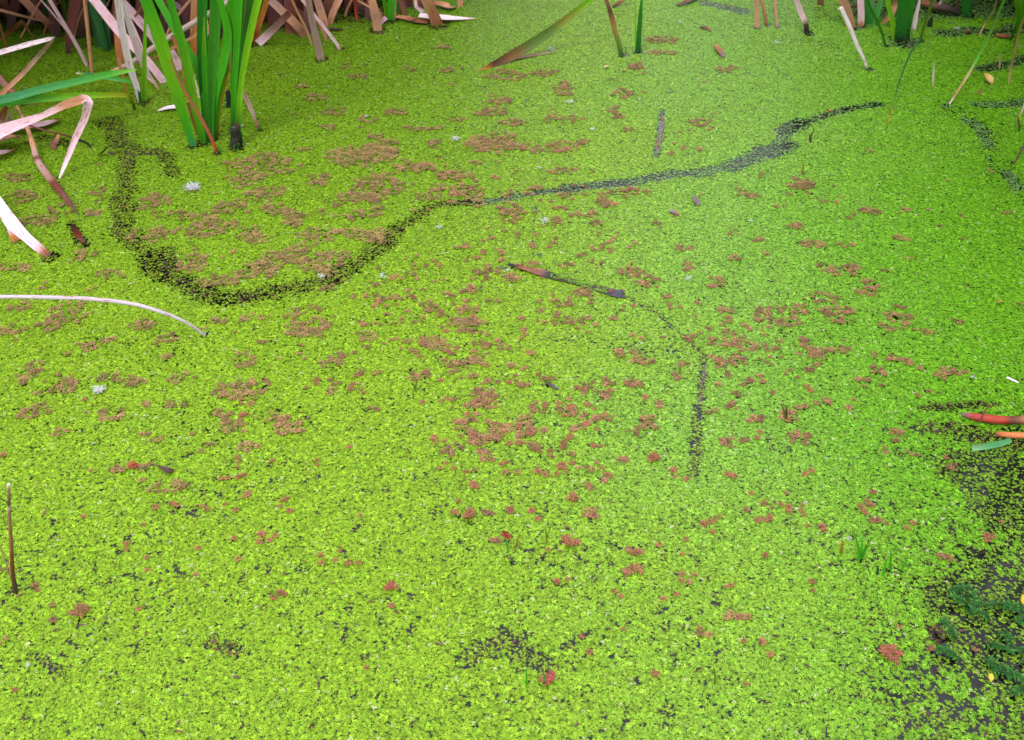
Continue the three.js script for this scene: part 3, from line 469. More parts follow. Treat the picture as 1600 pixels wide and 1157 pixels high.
D('pale pink leaf standing right of its twin, tapering to a curled brown tip', U([[250, 139], [242, 131], [231, 118], [220, 92], [207, 54], [194, 10]], [2, 4, 9, 11, 11, 9], [[0, 'brown'], [.08, 'tan'], [.2, 'pink'], [1, 'white']], { ext: .4, lean: .05, tw: -.1, tw2: .1 }));
D('lavender leaf crossing behind the left leaf of the big green cattail', U([[256, 82], [243, 64], [215, 30], [188, 0]], [10, 12, 13, 12], 'pink', { ext: .4, lean: .0, tw: 0, tw2: 0 }));
D('thick pale round stalk lying aslant behind the big green cattail', A([[164, 118, .0], [205, 98, .04], [230, 81, .07], [270, 55, .11], [300, 37, .14], [332, 18, .17], [380, -12, .22]], [7, 8.5, 9, 9, 9, 9, 9], [[0, 'tan'], [.2, [.6, .43, .38]], [1, [.62, .46, .42]]], { thick: .95 }), 'dead_stalk', 'stalk');
D('thin split tan stick lying below the thick pale stalk', A([[238, 93, .03], [270, 75, .06], [300, 58, .09], [335, 38, .12]], [4, 4.5, 4, 3.5], [[0, 'brown'], [.5, 'tan'], [1, 'straw']], { thick: .5 }), 'dead_stalk', 'stalk');
D('wide orange brown dead leaf standing behind the pink twins', U([[190, 100], [188, 70], [184, 30], [182, -6]], [15, 17, 14, 11], [[0, 'brown'], [.4, 'orange'], [.7, 'brown'], [1, 'maroon']], { ext: .4, lean: -.06 }));
D('dark maroon leaf standing between the pink twins and the green cattail', U([[222, 76], [221, 40], [218, -6]], [11, 12, 12], [[0, 'maroon'], [1, 'brown']], { ext: .5, lean: -.04 }));
D('thin pink stalk in front of the dark maroon leaf', U([[212, 56], [215, 25], [218, 0]], [3.5, 4, 4], 'pink', { ext: .5, thick: .8, lean: .05 }), 'dead_stalk', 'stalk');
D('narrow orange splinter standing in front of the fallen pale stalk', U([[196, 144], [191, 118], [184, 91]], [3, 4.5, 5], [[0, 'brown'], [.4, 'orange'], [1, [.55, .25, .12]]], {}), 'dead_leaf');
D('pink leaf slanting behind the green leaves to the thick pale stalk', U([[312, 38], [290, 20], [262, -2]], [9, 9, 8], 'pink', { ext: .3, tw: 0, tw2: 0 }));
D('broad tan leaf standing behind the right part of the big green cattail', U([[301, 90], [302, 45], [303, -4]], [9, 10, 9], [[0, 'brown'], [.3, 'orange'], [1, 'tan']], { ext: .5 }));
D('orange leaf bent at the pale stalk and standing among the green leaves', U([[289, 135], [287, 100], [283, 84], [268, 55]], [6, 8, 7, 5], [[0, 'brown'], [.5, 'orange'], [1, 'brown']], { lean: -.02 }));
D('short white leaf end pointing down between the green leaves to a ragged tip', U([[310, 153], [303, 128], [296, 102]], [5, 6, 5], [[0, 'brown'], [.1, 'white'], [1, 'white']], { lean: .0, tw: 0 }));
D('short lavender leaf piece between two green leaves', U([[283, 110], [276, 95], [268, 78]], [10, 11, 7], 'pink', { lean: .0, tw: 0 }));
D('red brown stick leaning left from a black muddy foot before the big cattail', U([[340, 241], [334, 226], [320, 196], [302, 165], [284, 135], [266, 92]], [6, 5.5, 5.5, 5, 4, 3], [[0, 'black'], [.07, 'black'], [.12, 'red'], [.25, [.36, .08, .03]], [.7, 'brown'], [1, 'brown']], { thick: .7, lean: .0 }), 'dead_stalk', 'stalk');
D('narrow dark orange leaf behind the red brown stick', U([[309, 212], [301, 185], [293, 160]], [2, 6, 4], [[0, 'black'], [.15, 'brown'], [.6, [.36, .1, .03]], [1, 'brown']], {}));
D('orange brown leaf standing between the big cattail and the muddy stub', U([[337, 212], [339, 190], [345, 150], [353, 112], [357, 90]], [5, 7, 8, 7, 4], [[0, 'black'], [.1, [.36, .08, .02]], [.5, 'orange'], [1, 'brown']], { lean: .0 }));
D('pale tan leaf hanging among the right hand green leaves with a black end', U([[364, 135], [364, 110], [363, 80], [363.5, 48]], [6, 8, 8, 1], [[0, 'black'], [.05, 'tan'], [1, [.55, .38, .33]]], { lean: .03 }));
D('slender pink leaf sticking out right of the muddy stub, tapering to a black foot', U([[407, 204], [401, 194], [390, 165], [378, 140], [371, 112]], [5, 4, 7, 7, 3], [[0, 'black'], [.1, 'black'], [.16, 'brown'], [.4, [.66, .45, .40]], [1, 'tan']], {}));
D('pink leaf end standing behind the right hand green leaves at the top', U([[352, 28], [350, 14], [348, -6]], [7, 9, 10], 'pink', { ext: .5 }));
D('tall tan leaf standing just right of the muddy cattail at the top', U([[377, 72], [381, 35], [385, -4]], [5, 9, 10], [[0, 'brown'], [.3, 'tan'], [1, 'brown']], { ext: .5 }));
D('small white leaf blade lying flat left of the big green cattail', F([[247, 173, .004], [262, 169, .006], [281, 167, .006]], [2, 5, 6], 'white'));
D('black rotten stump standing behind the muddy cattail', U([[357, 168], [357, 155], [356, 142]], [8, 9, 7], 'black', { thick: .8 }), 'stump', 'stump');
D('dark brown dead cattail sheath standing in the shaded left corner', U([[104, 85], [108, 55], [114, 20], [118, -6]], [6, 11, 15, 16], [[0, 'black'], [.35, 'maroon'], [1, [.16, .03, .02]]], { ext: .5, lean: -.03 }));
D('dark brown dead leaf at the very top left corner', U([[14, 30], [8, 12], [2, -8]], [9, 12, 14], [[0, 'black'], [.5, 'maroon'], [1, 'brown']], { ext: .5, lean: -.03 }));
for (const [x0, y0, x1, y1, w, c, label] of [[152, 66, 172, -4, 3, 'tan', 'thin tan straw standing over the dark green shaded cattail leaves'], [236, 112, 198, 18, 3, 'pink', 'thin pink straw crossing behind the pale pink twin leaves'], [246, 74, 300, -4, 4, 'tan', "thin tan straw slanting right behind the big cattail's left leaves"], [60, 58, 96, -4, 2.5, 'brown', 'thin brown straw leaning right near the small olive cattail'], [24, 60, 66, -4, 3, 'tan', 'thin tan straw above the pale folded leaf, leaning right'], [128, 74, 60, -4, 2.5, 'pink', 'thin pink straw leaning left behind the slanting pink stalk'], [276, 100, 262, 30, 3, 'orange', 'thin orange straw behind the thick pale round stalk'], [340, 96, 318, -4, 3, 'tan', 'thin tan straw standing behind the middle of the green fan'], [312, 74, 350, -4, 4, 'pink', 'thin pink straw leaning right behind the green fan'], [178, 84, 232, -4, 3, 'brown', 'thin brown straw leaning far right behind the pale pink twin leaves'], [386, 60, 362, -4, 3, 'tan', 'thin tan straw leaning left at the right side of the green fan'], [284, 46, 244, -4, 3, 'orange', 'thin orange straw leaning left at the top of the green fan'], [110, 70, 138, -4, 2, 'tan', 'thin tan straw between the slanting and the upright pink stalk'], [16, 90, -6, 20, 3, 'brown', 'thin brown straw nearest the left edge, above the pale folded leaf']])
  lie('straw', label, 'straw', U([[x0, y0], [(x0 + x1) / 2 + R(-4, 4), (y0 + y1) / 2], [x1, y1]], [w * .7, w, w], [[0, 'dark'], [.1, c], [1, c]], { ext: R(.2, .5), thick: .5, lean: R(-.06, .05) }), M.dead, 'thin straws in the left tangle');
for (const [grp, label, list] of [['dark dead leaves at the back of the left tangle', 'dark brown dead leaf standing in the shade at the back of the left tangle', [[12, 44, 14], [30, 22, -10], [46, 40, 6], [62, 24, 12], [88, 60, -8], [120, 62, 10], [127, 34, -12], [148, 58, -6], [176, 70, 8], [204, 62, -10], [214, 84, 6], [238, 40, -6], [252, 58, 12], [276, 40, 8], [296, 62, -8], [310, 84, 6], [345, 62, 4], [372, 50, -6]]],
  ['dark dead leaves at the back of the brown tangle', 'dark red brown dead leaf standing at the back of the brown tangle', [[392, 30, -8], [412, 36, 10], [440, 46, -6], [464, 40, 6], [488, 56, -8], [504, 34, 12], [524, 28, -8], [540, 18, 6], [566, 20, -6], [574, 32, 6], [640, 16, -6], [655, 14, 8]]]])
  for (const [px, py, dx] of list) lie('dead_leaf', label, 'dead leaf', U([[px, py], [px + dx * .5, py * .45], [px + dx, -6]], [R(9, 13), R(12, 17), R(12, 16)], [[0, 'black'], [.3, [.07, .016, .01]], [1, rnd() < .5 ? 'maroon' : 'brown']], { ext: R(.5, .9), lean: R(-.08, 0) }), M.dead, grp);
// ---- second tangle, top centre left
D('orange leaf with a red foot at the left end of the brown tangle', U([[397, 66], [402, 48], [409, 25], [417, 0]], [5, 9, 9, 9], [[0, 'pink'], [.06, 'red'], [.3, [.4, .07, .02]], [.5, 'orange'], [1, 'orange']], { ext: .4, lean: .05 }));
D('pink leaf with a square cut end lying against the orange red leaf', A([[403, 68, .004], [418, 54, .03], [436, 36, .07], [452, 20, .10]], [12, 12, 11, 10], [[0, 'white'], [.1, 'pink'], [.5, [.42, .24, .22]], [1, 'maroon']], { tw: 0 }));
D('wide tan leaf slanting down right across the brown tangle', U([[482, 58], [470, 47], [448, 24], [420, -2]], [13, 14, 13, 12], [[0, 'brown'], [.25, [.30, .12, .06]], [.5, 'tan'], [1, [.52, .33, .29]]], { ext: .35, lean: .0, tw: 0, tw2: .1 }));
D('thin tan stalk slanting down beside the wide tan leaf', U([[489, 70], [478, 45], [466, 22], [454, -4]], [3.5, 4, 4, 4], 'tan', { ext: .4, thick: .8, lean: .04 }), 'dead_stalk', 'stalk');
D('straight pinkish tan leaf with a frayed brown foot, nearest in the brown tangle', U([[502, 93], [500, 86], [494, 60], [486, 25], [481, -2]], [12, 12, 11, 10, 10], [[0, 'dark'], [.06, 'brown'], [.1, [.5, .31, .27]], [1, [.48, .30, .26]]], { ext: .4, lean: .05, tw: 0, tw2: .1, jag: .5 }));
D('narrow lavender leaf slanting right to a black foot beside the straight tan leaf', U([[534, 77], [528, 72], [512, 50], [490, 22], [471, -2]], [4, 5, 5.5, 5, 5], [[0, 'black'], [.06, 'brown'], [.12, 'pink'], [1, 'pink']], { ext: .3, lean: .04 }));
D('narrow brown leaf behind the lavender one', U([[513, 64], [503, 45], [492, 25]], [4, 6, 6], [[0, 'tan'], [1, 'brown']], {}));
D('broad orange tan leaf standing behind the lavender slanting leaf', U([[510, 42], [503, 25], [494, -4]], [10, 13, 12], [[0, 'brown'], [.4, 'tan'], [1, [.5, .27, .18]]], { ext: .4, lean: -.02 }));
D('brown leaf leaning right behind the tangle', U([[512, 40], [518, 25], [530, -2]], [8, 10, 11], [[0, 'brown'], [1, 'tan']], { ext: .4, lean: -.04 }));
D('wide dark brown sheath at the heart of the brown tangle', U([[456, 54], [455, 30], [452, -4]], [20, 20, 18], [[0, [.3, .1, .03]], [.4, 'maroon'], [1, 'maroon']], { ext: .4, lean: -.04 }));
D('dark maroon sheath behind the orange red leaf', U([[424, 52], [428, 25], [432, -4]], [18, 20, 18], [[0, 'maroon'], [1, [.10, .02, .015]]], { ext: .5, lean: -.05 }));
D('dark red brown leaf between the wide sheath and straight leaf', U([[478, 50], [474, 25], [470, -4]], [12, 14, 14], [[0, 'black'], [.3, 'maroon'], [1, 'brown']], { ext: .4, lean: -.07 }));
D('black soggy leaf lying on the water right of the brown tangle', F([[514, 45, .004], [524, 46, .004], [535, 46, .003]], [5, 4, 2], 'dark'));
D('thin pale stick leaning left, between the tangle and the frayed stub', U([[536, 25], [543, 12], [552, -3]], [4, 4, 4], 'tan', { ext: .3, thick: .8 }), 'dead_stalk', 'stalk');
D('narrow red brown stalk standing left of the frayed stub', U([[557, 30], [556, 14], [555, -4]], [4, 6, 6], [[0, 'brown'], [.4, 'red'], [1, 'maroon']], { ext: .5, thick: .7 }), 'dead_stalk', 'stalk');
D('thin pale twig crossing behind the frayed stub', A([[558, 1, .05], [568, 6, .05], [580, 13, .04]], [3, 3, 3], 'tan', { thick: .8 }), 'twig', 'twig');
D('frayed pinkish brown leaf stub with a split ragged foot', U([[590, 48], [589, 40], [586, 22], [580, -4]], [12, 14, 14, 12], [[0, 'black'], [.08, 'tan'], [.5, [.45, .22, .15]], [1, 'tan']], { ext: .35, tw: 0, tw2: 0, jag: .6 }));
D('short brown splinter leaning on the frayed stub', U([[597, 36], [595, 25], [590, 12]], [4, 6, 4], [[0, 'tan'], [1, 'brown']], { lean: -.01 }));
D('small lavender leaf scrap beside the frayed stub', A([[594, 36, .01], [603, 27, .025]], [6, 7], 'pink'), 'leaf_scrap', 'scrap');
D('thin tan stalk right of the green shoot', U([[617, 30], [617, 14], [618, -4]], [3.5, 4, 4], 'tan', { ext: .4, thick: .7 }), 'dead_stalk', 'stalk');
D('tapering brown leaf right of the thin tan stalk', U([[635, 24], [629, 10], [625, -4]], [7, 8, 7], [[0, 'brown'], [1, [.4, .17, .10]]], { ext: .4 }));
D('brown ribbed leaf lying on the water at the foot of the stout brown leaf', F([[619, 26, .006], [635, 29, .007], [652, 33, .007], [668, 35, .004]], [6, 9, 9, 7], [[0, 'tan'], [.5, 'brown'], [.62, 'dark'], [.7, 'brown'], [1, 'brown']], { thick: .2 }));
D('stout orange brown leaf standing in front of the white fallen leaf', U([[686, 38], [679, 27], [671, 10], [664, -6]], [20, 17, 17, 16], [[0, 'dark'], [.12, 'brown'], [.4, [.45, .17, .08]], [1, 'tan']], { ext: .4, lean: .03, tw: 0, tw2: 0, jag: .3 }));
D('white pointed leaf lying on the water behind the stout brown leaf', F([[654, 25, .014], [675, 27, .012], [700, 29, .008], [722, 29.5, .004], [743, 29, .002]], [6, 9, 8, 5, 1], [[0, 'white'], [.75, 'white'], [1, 'pink']], { thick: .08 }));
D('small pink leaf bent at an angle left of the stout brown leaf', A([[648, -4, .05], [650, 10, .03], [662, 20, .01]], [5, 5, 6], [[0, 'tan'], [.5, 'pink'], [1, 'white']], { lin: 1 }));
D('tan leaf lying on the water below the top edge, its point to the right', F([[674, 4, .012], [690, 7, .012], [703, 11, .008], [712, 11, .003]], [8, 9, 7, 2], [[0, 'brown'], [.6, 'tan'], [1, 'brown']]));
D('short pink stub alone right of the tan pointed leaf', U([[719, 11], [719, 2], [719, -6]], [8, 8, 8], [[0, 'black'], [.2, 'tan'], [1, 'tan']], { ext: .3, tw: 0 }));
// ---- top centre
lie('cattail_leaf', 'long green and brown leaf drooping from the top edge onto the open duckweed', 'leaf', A([[965, -30, .16], [922, 0, .125], [888, 27, .085], [852, 54, .05], [806, 83, .02], [768, 102, .006], [756, 107, .003], [741, 109, .001]], [7, 8, 11, 16, 17, 9, 4, 1.5], [[0, 'green'], [.22, 'lime'], [.36, [.32, .28, .04]], [.46, [.14, .24, .04]], [.62, [.13, .20, .04]], [.75, [.26, .12, .05]], [.88, [.10, .05, .03]], [.94, 'orange'], [1, 'straw']], { tw: .5, tw2: .2 }), M.green);
D('pale brown leaf half sunk beneath the long drooping leaf', F([[778, 97, .002], [815, 90, .0018], [850, 84, .0012], [885, 78, .0]], [3, 5, 5, 2], [[0, 'brown'], [.5, [.36, .22, .14]], [1, [.3, .22, .14]]], { thick: .05 }));
plant('reed_plant', 'single brown and green reed stem with a knobbly joint, top centre', 'reed', [973, 87], [
  { ...U([[973, 87], [968, 72], [962, 52], [956, 27], [951, 10], [946, -4]], [8, 7, 6.5, 8, 6, 5.5], [[0, 'black'], [.08, 'deep'], [.3, 'olive'], [.5, [.35, .20, .06]], [.65, 'brown'], [.8, 'dark'], [1, 'brown']], { ext: .5, thick: .9 }), name: 'stem', mat: M.dead }]);
plant('reed_plant', 'slim dark green shoot standing right of the knobbly reed stem', 'reed', [997, 81], [
  U([[997, 81], [999, 50], [1001, 25], [1003, -4]], [9, 8, 7, 3], [[0, 'black'], [.1, 'deep'], [.3, [.02, .17, .012]], [1, [.03, .22, .012]]], { ext: .12 }), U([[993, 72], [993, 35], [992, -4]], [2, 2, 2], grl('lime'), { ext: .3 })]);
D('brown stick dipping in at the top edge behind the reed stem', A([[985, -8, .03], [970, 2, .015], [957, 11, .003]], [6, 6, 4], [[0, 'pink'], [.5, 'brown'], [1, 'dark']], { thick: .7 }), 'twig', 'twig');
D('dark brown leaf end at the top edge right of the slim shoot', F([[1090, -6, .008], [1074, 2, .008], [1058, 9, .004]], [8, 8, 3], [[0, 'brown'], [1, 'dark']]));
D('orange brown curled scrap floating by itself right of the slim shoot', F([[1118, 70, .003], [1124, 78, .009], [1131, 89, .003]], [5, 10, 6], [[0, 'orange'], [.6, 'brown'], [1, 'purple']], { thick: .3 }), 'leaf_scrap', 'scrap');
D('flat brown scrap just above the orange brown curled scrap', F([[1094, 42, .002], [1102, 43, .004], [1111, 49, .002]], [3, 7, 3], [[0, 'dark'], [1, 'brown']]), 'leaf_scrap', 'scrap');
// ---- top right
D('leftmost upright brown stub of the row along the top right edge', U([[1184, 43], [1183, 20], [1181, -4]], [7, 7.5, 7], [[0, 'black'], [.06, 'tan'], [1, [.48, .26, .18]]], { ext: .4, thick: .5 }), 'dead_stalk', 'stalk');
D('thin leaning brown stick close right of the leftmost brown stub', U([[1200, 39], [1195, 20], [1189, -4]], [5, 5, 5], [[0, 'black'], [.1, 'brown'], [1, 'tan']], { ext: .4, thick: .6 }), 'dead_stalk', 'stalk');
D('thin pale stick, third in the row along the top right edge', U([[1216, 42], [1213, 25], [1210, -4]], [5, 5, 5], [[0, 'black'], [.1, [.5, .33, .25]], [1, 'tan']], { ext: .4, thick: .6 }), 'dead_stalk', 'stalk');
D('curved pinkish stalk with a rotten black lower half', U([[1264, 53], [1259, 38], [1252, 20], [1243, -4]], [8, 8, 8.5, 8], [[0, 'black'], [.2, 'black'], [.35, 'dark'], [.5, 'pink'], [1, [.52, .36, .36]]], { ext: .4, thick: .5 }), 'dead_stalk', 'stalk');
D('short dark brown stub at the top edge between curved stalk and white stick', U([[1284, 9], [1283, -8]], [11, 10], [[0, 'dark'], [1, 'brown']], { ext: .3 }), 'dead_stalk', 'stalk');
D('long white stalk slanting down to a brown tip in the open duckweed', U([[1359, 110], [1352, 97], [1340, 72], [1326, 38], [1314, 12]], [4, 4.5, 6, 7, 7], [[0, 'brown'], [.1, 'dark'], [.17, 'white'], [1, 'white']], { thick: .7, lean: .02 }), 'dead_stalk', 'stalk');
D('broad orange brown leaf behind the long white stalk', U([[1332, 43], [1326, 24], [1316, -4]], [14, 14, 13], [[0, 'brown'], [.3, [.45, .21, .12]], [1, [.45, .23, .13]]], { ext: .4, tw: 0 }));
D('lavender leaf with a frayed orange foot left of the stout dark cattail', U([[1346, 40], [1346, 28], [1345, -4]], [8, 10, 10], [[0, 'orange'], [.2, 'orange'], [.32, 'pink'], [1, 'pink']], { ext: .4, tw: 0, jag: .6 }));
D('brown stick lying between the orange brown leaf and the lavender leaf', A([[1326, 11, .02], [1345, 6, .03], [1390, -3, .05]], [5, 5, 5], [[0, 'dark'], [1, 'brown']], { thick: .8 }), 'twig', 'twig');
D('curled orange brown leaf behind the stout dark cattail', A([[1380, 36, .01], [1392, 24, .03], [1399, 8, .05], [1401, -4, .07]], [5, 8, 8, 7], [[0, 'brown'], [.5, [.5, .24, .12]], [1, 'brown']]));
D('white pink leaf pointing down right of the stout dark cattail', U([[1428, 46], [1431, 28], [1435, 10], [1438, -4]], [7, 7, 5, 3], [[0, 'orange'], [.08, 'white'], [1, 'white']], { ext: .1 }));
D('thin white splinter at the top edge right of the stout dark cattail', A([[1473, -3, .05], [1469, 6, .03], [1465, 15, .015]], [4, 3.5, 1.5], 'white'));
D('dark brown log lying across the top edge, right', A([[1442, 4, .02], [1460, 9, .02], [1480, 13, .02], [1499, 20, .01]], [9, 12, 13, 9], [[0, 'brown'], [.5, 'dark'], [1, 'black']], { thick: .9 }), 'log', 'log');
D('thin dark stick standing at the right end of the dark log', U([[1498, 24], [1497, 8], [1497, -4]], [4, 4, 3], 'dark', { ext: .3, thick: .8 }), 'dead_stalk', 'stalk');
D('dark red leaf scrap floating near the top right open water', F([[1508, 51, .004], [1513, 50, .006], [1519, 49, .004]], [5, 6, 4], [[0, 'maroon'], [1, 'dark']]), 'leaf_scrap', 'scrap');
D('flat brown stick half covered by duckweed at the upper right edge', F([[1556, 55, .003], [1568, 57, .004], [1584, 58, .003]], [4, 6, 4], [[0, 'brown'], [1, 'maroon']], { thick: .5 }), 'twig', 'twig');
D('dark stump in the shade between stout cattail and dark log', U([[1453, 42], [1454, 34], [1456, 27]], [9, 8, 5], 'black', { thick: .8 }), 'stump', 'stump');
lie('grass_blade', 'long thin green grass blade arching down from the stout cattail to a reddish tip', 'grass blade', A([[1438, 60, .10], [1425, 80, .08], [1409, 118, .05], [1399, 150, .028], [1393, 172, .012], [1388, 191, .002]], [3, 3, 2.6, 2.4, 2, 1], [[0, 'deep'], [.6, [.03, .14, .01]], [.8, 'olive'], [1, 'orange']]), M.green);
lie('grass_blade', 'long thin grass blade with a tan lower half hanging from the top right', 'grass blade', A([[1572, -8, .22], [1556, 32, .16], [1536, 75, .10], [1514, 115, .05], [1497, 142, .02], [1484, 162, .002]], [3.5, 4.5, 4, 4, 3.5, 2], [[0, 'green'], [.25, 'olive'], [.55, 'green'], [.7, 'straw'], [.9, [.5, .28, .08]], [1, 'white']]), M.green);
lie('grass_blade', 'thin straw coloured blade with a broken kink beside the long tan grass blade', 'grass blade', A([[1560, -8, .2], [1552, 18, .15], [1540, 36, .11], [1530, 56, .08]], [3, 3, 2.5, 1.5], [[0, 'olive'], [.5, 'straw'], [1, 'tan']]), M.dead);
lie('grass_blade', 'tan drooping blade nearest the top right corner', 'grass blade', A([[1604, 20, .2], [1594, 45, .15], [1586, 80, .09], [1580, 108, .04], [1576, 131, .004]], [4, 4, 3, 3, 2], [[0, 'straw'], [.4, [.5, .3, .1]], [1, 'tan']]), M.dead);
lie('grass_blade', 'short pale blade standing in the duckweed left of the long tan grass blade', 'grass blade', U([[1460, 134], [1459, 112], [1462, 84], [1464, 60]], [2.5, 3, 2, 1], [[0, 'straw'], [.3, 'white'], [.6, 'lime'], [1, 'lime']], { lean: .02 }), M.green);
lie('grass_blade', 'short dead blade standing in the dark water by the right edge', 'grass blade', U([[1563, 107], [1563, 95], [1562, 84]], [4, 3, 2], [[0, 'dark'], [.4, 'straw'], [1, 'straw']]), M.dead);
lie('grass_blade', 'bent pale grass stem with a dark lower end at the right edge', 'grass blade', A([[1604, 158, .07], [1598, 172, .05], [1592, 186, .03], [1593, 196, .018], [1594, 206, .004]], [3, 2.5, 3, 3, 1.5], [[0, 'white'], [.5, 'straw'], [.6, 'dark'], [1, 'black']]), M.dead);
lie('twig', 'straight dark twig entering at the right edge below the bent grass stem', 'twig', A([[1606, 218, .04], [1596, 236, .02], [1585, 256, .003]], [3, 3, 2], 'dark', { thick: .8 }), M.dead);
// ---- middle and foreground
D('long curved pale stem arching in from the left edge over the duckweed', A([[-40, 466, .10], [0, 464, .10], [80, 465, .098], [150, 468, .092], [210, 476, .08], [255, 489, .062], [290, 504, .04], [320, 524, .01]], [6, 6, 6.5, 6.5, 6.5, 6, 5, 4], [[0, [.55, .46, .53]], [.5, [.60, .47, .52]], [1, [.55, .5, .52]]], { thick: .8 }), 'dead_stalk', 'stalk');
{
  const o = plant('dead_twig', 'broken brown twig standing upright in the lower left foreground', 'twig', [22, 922], [
    { ...U([[22, 926], [20, 900], [17, 850], [14, 800], [13, 757]], [8, 6.5, 6, 5, 5], [[0, 'black'], [.12, 'dark'], [.3, 'maroon'], [.55, [.33, .13, .06]], [.78, [.34, .15, .09]], [.80, 'pink'], [.83, 'dark'], [.97, [.4, .2, .14]], [1, 'white']], { thick: .9, lean: .02 }), name: 'stem', mat: M.dead },
    { ...A([[14, 790, .10], [9, 784, .105], [3, 781, .11], [-6, 776, .115]], [2.5, 2.2, 2, 1.5], 'dark', { thick: .9 }), name: 'side_twig', mat: M.dead },
    { ...A([[19, 906, .02], [14, 898, .025], [8, 878, .05], [-2, 850, .085]], [3, 2.5, 2.5, 2], [[0, 'dark'], [.3, 'straw'], [1, 'straw']], { thick: .9 }), name: 'side_twig', mat: M.dead }]);
}
D('dark half sunk stick with a red upper end floating in the middle of the pond', F([[790, 413, -0.0005], [806, 416, 0.0025], [835, 424, 0.0035], [862, 432, 0.0015], [885, 438, 0.0025], [915, 447, 0.0007], [945, 455, 0.0015], [968, 461, 0.0015], [980, 464, -0.0015]], [3, 6, 10, 12, 9, 7, 11, 13, 4], [[0, 'black'], [.08, [.02, .012, .01]], [.16, [.36, .08, .03]], [.3, [.25, .08, .06]], [.36, 'black'], [.5, 'dark'], [.62, [.03, .03, .05]], [.8, 'dark'], [.92, [.05, .05, .08]], [1, 'black']], { thick: .45 }), 'floating_stick', 'stick');
D('purplish stick floating upright in view above the blue open lane', F([[1037, 181, 0.0000], [1033, 200, 0.0010], [1029, 222, 0.0015], [1026, 240, -0.0005]], [4, 6, 7, 4], [[0, 'purple'], [.5, 'purple'], [.8, [.28, .1, .12]], [1, 'purple']], { thick: .3 }), 'floating_stick', 'stick');
D('sunken dark stick running towards the viewer right of centre', F([[1103, 570, -0.0005], [1098, 600, 0.0000], [1093, 630, -0.0005], [1090, 645, -0.0015]], [5, 7, 7, 4], [[0, 'purple'], [.5, 'dark'], [1, 'purple']], { thick: .3 }), 'floating_stick', 'stick');
D('small dark purple scrap below the blue open lane', F([[1083, 307, .003], [1088, 314, .006], [1092, 321, .002]], [4, 9, 5], 'purple', { thick: .2 }), 'leaf_scrap', 'scrap');
D('grey purple leaf scrap lying left of the small dark purple one', F([[1046, 329, .003], [1053, 331, .005], [1061, 336, .002]], [4, 7, 3], [[0, [.3, .27, .33]], [1, 'brown']]), 'leaf_scrap', 'scrap');
D('thin bluish black sliver floating right of the large centre fern patch', F([[852, 596, .002], [861, 602, .004], [872, 609, .002]], [2, 6, 4], [[0, 'dark'], [1, [.1, .1, .13]]]), 'leaf_scrap', 'scrap');
D('dark brown leaf with a thin stalk floating in the left foreground', F([[231, 725, .002], [246, 728, .003], [255, 732, .005], [264, 736, .005], [271, 733, .002]], [1.5, 2, 7, 9, 3], [[0, 'dark'], [.6, [.10, .04, .05]], [1, 'dark']]), 'leaf_scrap', 'scrap');
D('red stalk with a pale shine coloured in, poking in at the right edge', A([[1503, 648, .002], [1515, 650, .006], [1540, 654, .010], [1570, 657, .010], [1610, 656, .012], [1660, 657, .012]], [4, 10, 13, 13, 13, 13], [[0, 'purple'], [.12, [.4, .04, .03]], [.4, 'red'], [.5, [.1, .03, .02]], [.6, 'brown'], [.68, 'pink'], [1, 'pink']], { thick: .8 }), 'dead_stalk', 'stalk');  // pink end paints the white highlight into the stalk
D('thin dark twig crossing over the red stalk', A([[1531, 660, .015], [1537, 647, .024], [1546, 633, .03]], [2.5, 2.5, 3], 'maroon', { thick: .8 }), 'twig', 'twig');
D('orange stalk just below the red stalk at the right edge', A([[1557, 678, .004], [1575, 680, .008], [1610, 681, .01], [1660, 681, .01]], [7, 9, 10, 10], [[0, 'brown'], [.1, [.6, .17, .04]], [1, [.62, .22, .10]]], { thick: .7 }), 'dead_stalk', 'stalk');
lie('leaf_scrap', 'blue green cut leaf piece lying below the orange stalk', 'scrap', A([[1519, 701, .004], [1545, 697, .008], [1565, 693, .01], [1580, 688, .012]], [9, 10, 9, 8], [[0, [.22, .42, .18]], [.4, [.09, .34, .12]], [1, [.10, .36, .12]]], { thick: .1 }), M.green);
D('white thin straw lying near the right edge above the red stalk', F([[1574, 590, .003], [1592, 598, .003]], [3, 2], 'white', { thick: .6 }), 'straw', 'straw');
// seedlings and sprigs
const seedling = (label, root, parts) => plant('seedling', label, 'seedling', root, parts);
seedling('green three bladed seedling on a reddish foot in the right foreground', [1345, 876], [
  U([[1344, 878], [1342, 858], [1337, 840], [1332, 826]], [4, 4, 3, .8], [[0, 'maroon'], [.15, 'green'], [1, 'green']]), U([[1345, 876], [1347, 855], [1349, 832]], [3.5, 3, .8], [[0, 'maroon'], [.2, 'green'], [1, 'green']], { lean: -.01 }), U([[1346, 870], [1352, 860], [1359, 851]], [4, 4.5, 1], 'green', { lean: .02 }), U([[1346, 866], [1356, 850], [1369, 836]], [2, 1.5, .6], 'green', { lean: .02 })]);
seedling('cluster of short green blades right of the three bladed seedling', [1385, 896], [
  U([[1382, 902], [1383, 885], [1388, 872]], [4, 3.5, 1], 'green'), U([[1392, 890], [1392, 875], [1392, 860]], [3.5, 4, 1], 'green'), U([[1404, 892], [1413, 884], [1419, 870]], [3, 4, 1], "green"), U([[1371, 900], [1372, 890], [1370, 884]], [4, 4, 1], 'deep')]);
seedling('single brown and green stub left of the three bladed seedling', [1314, 866], [U([[1314, 866], [1316, 855], [1317, 846]], [5, 4.5, 3], [[0, 'dark'], [.4, 'olive'], [1, 'orange']])]);
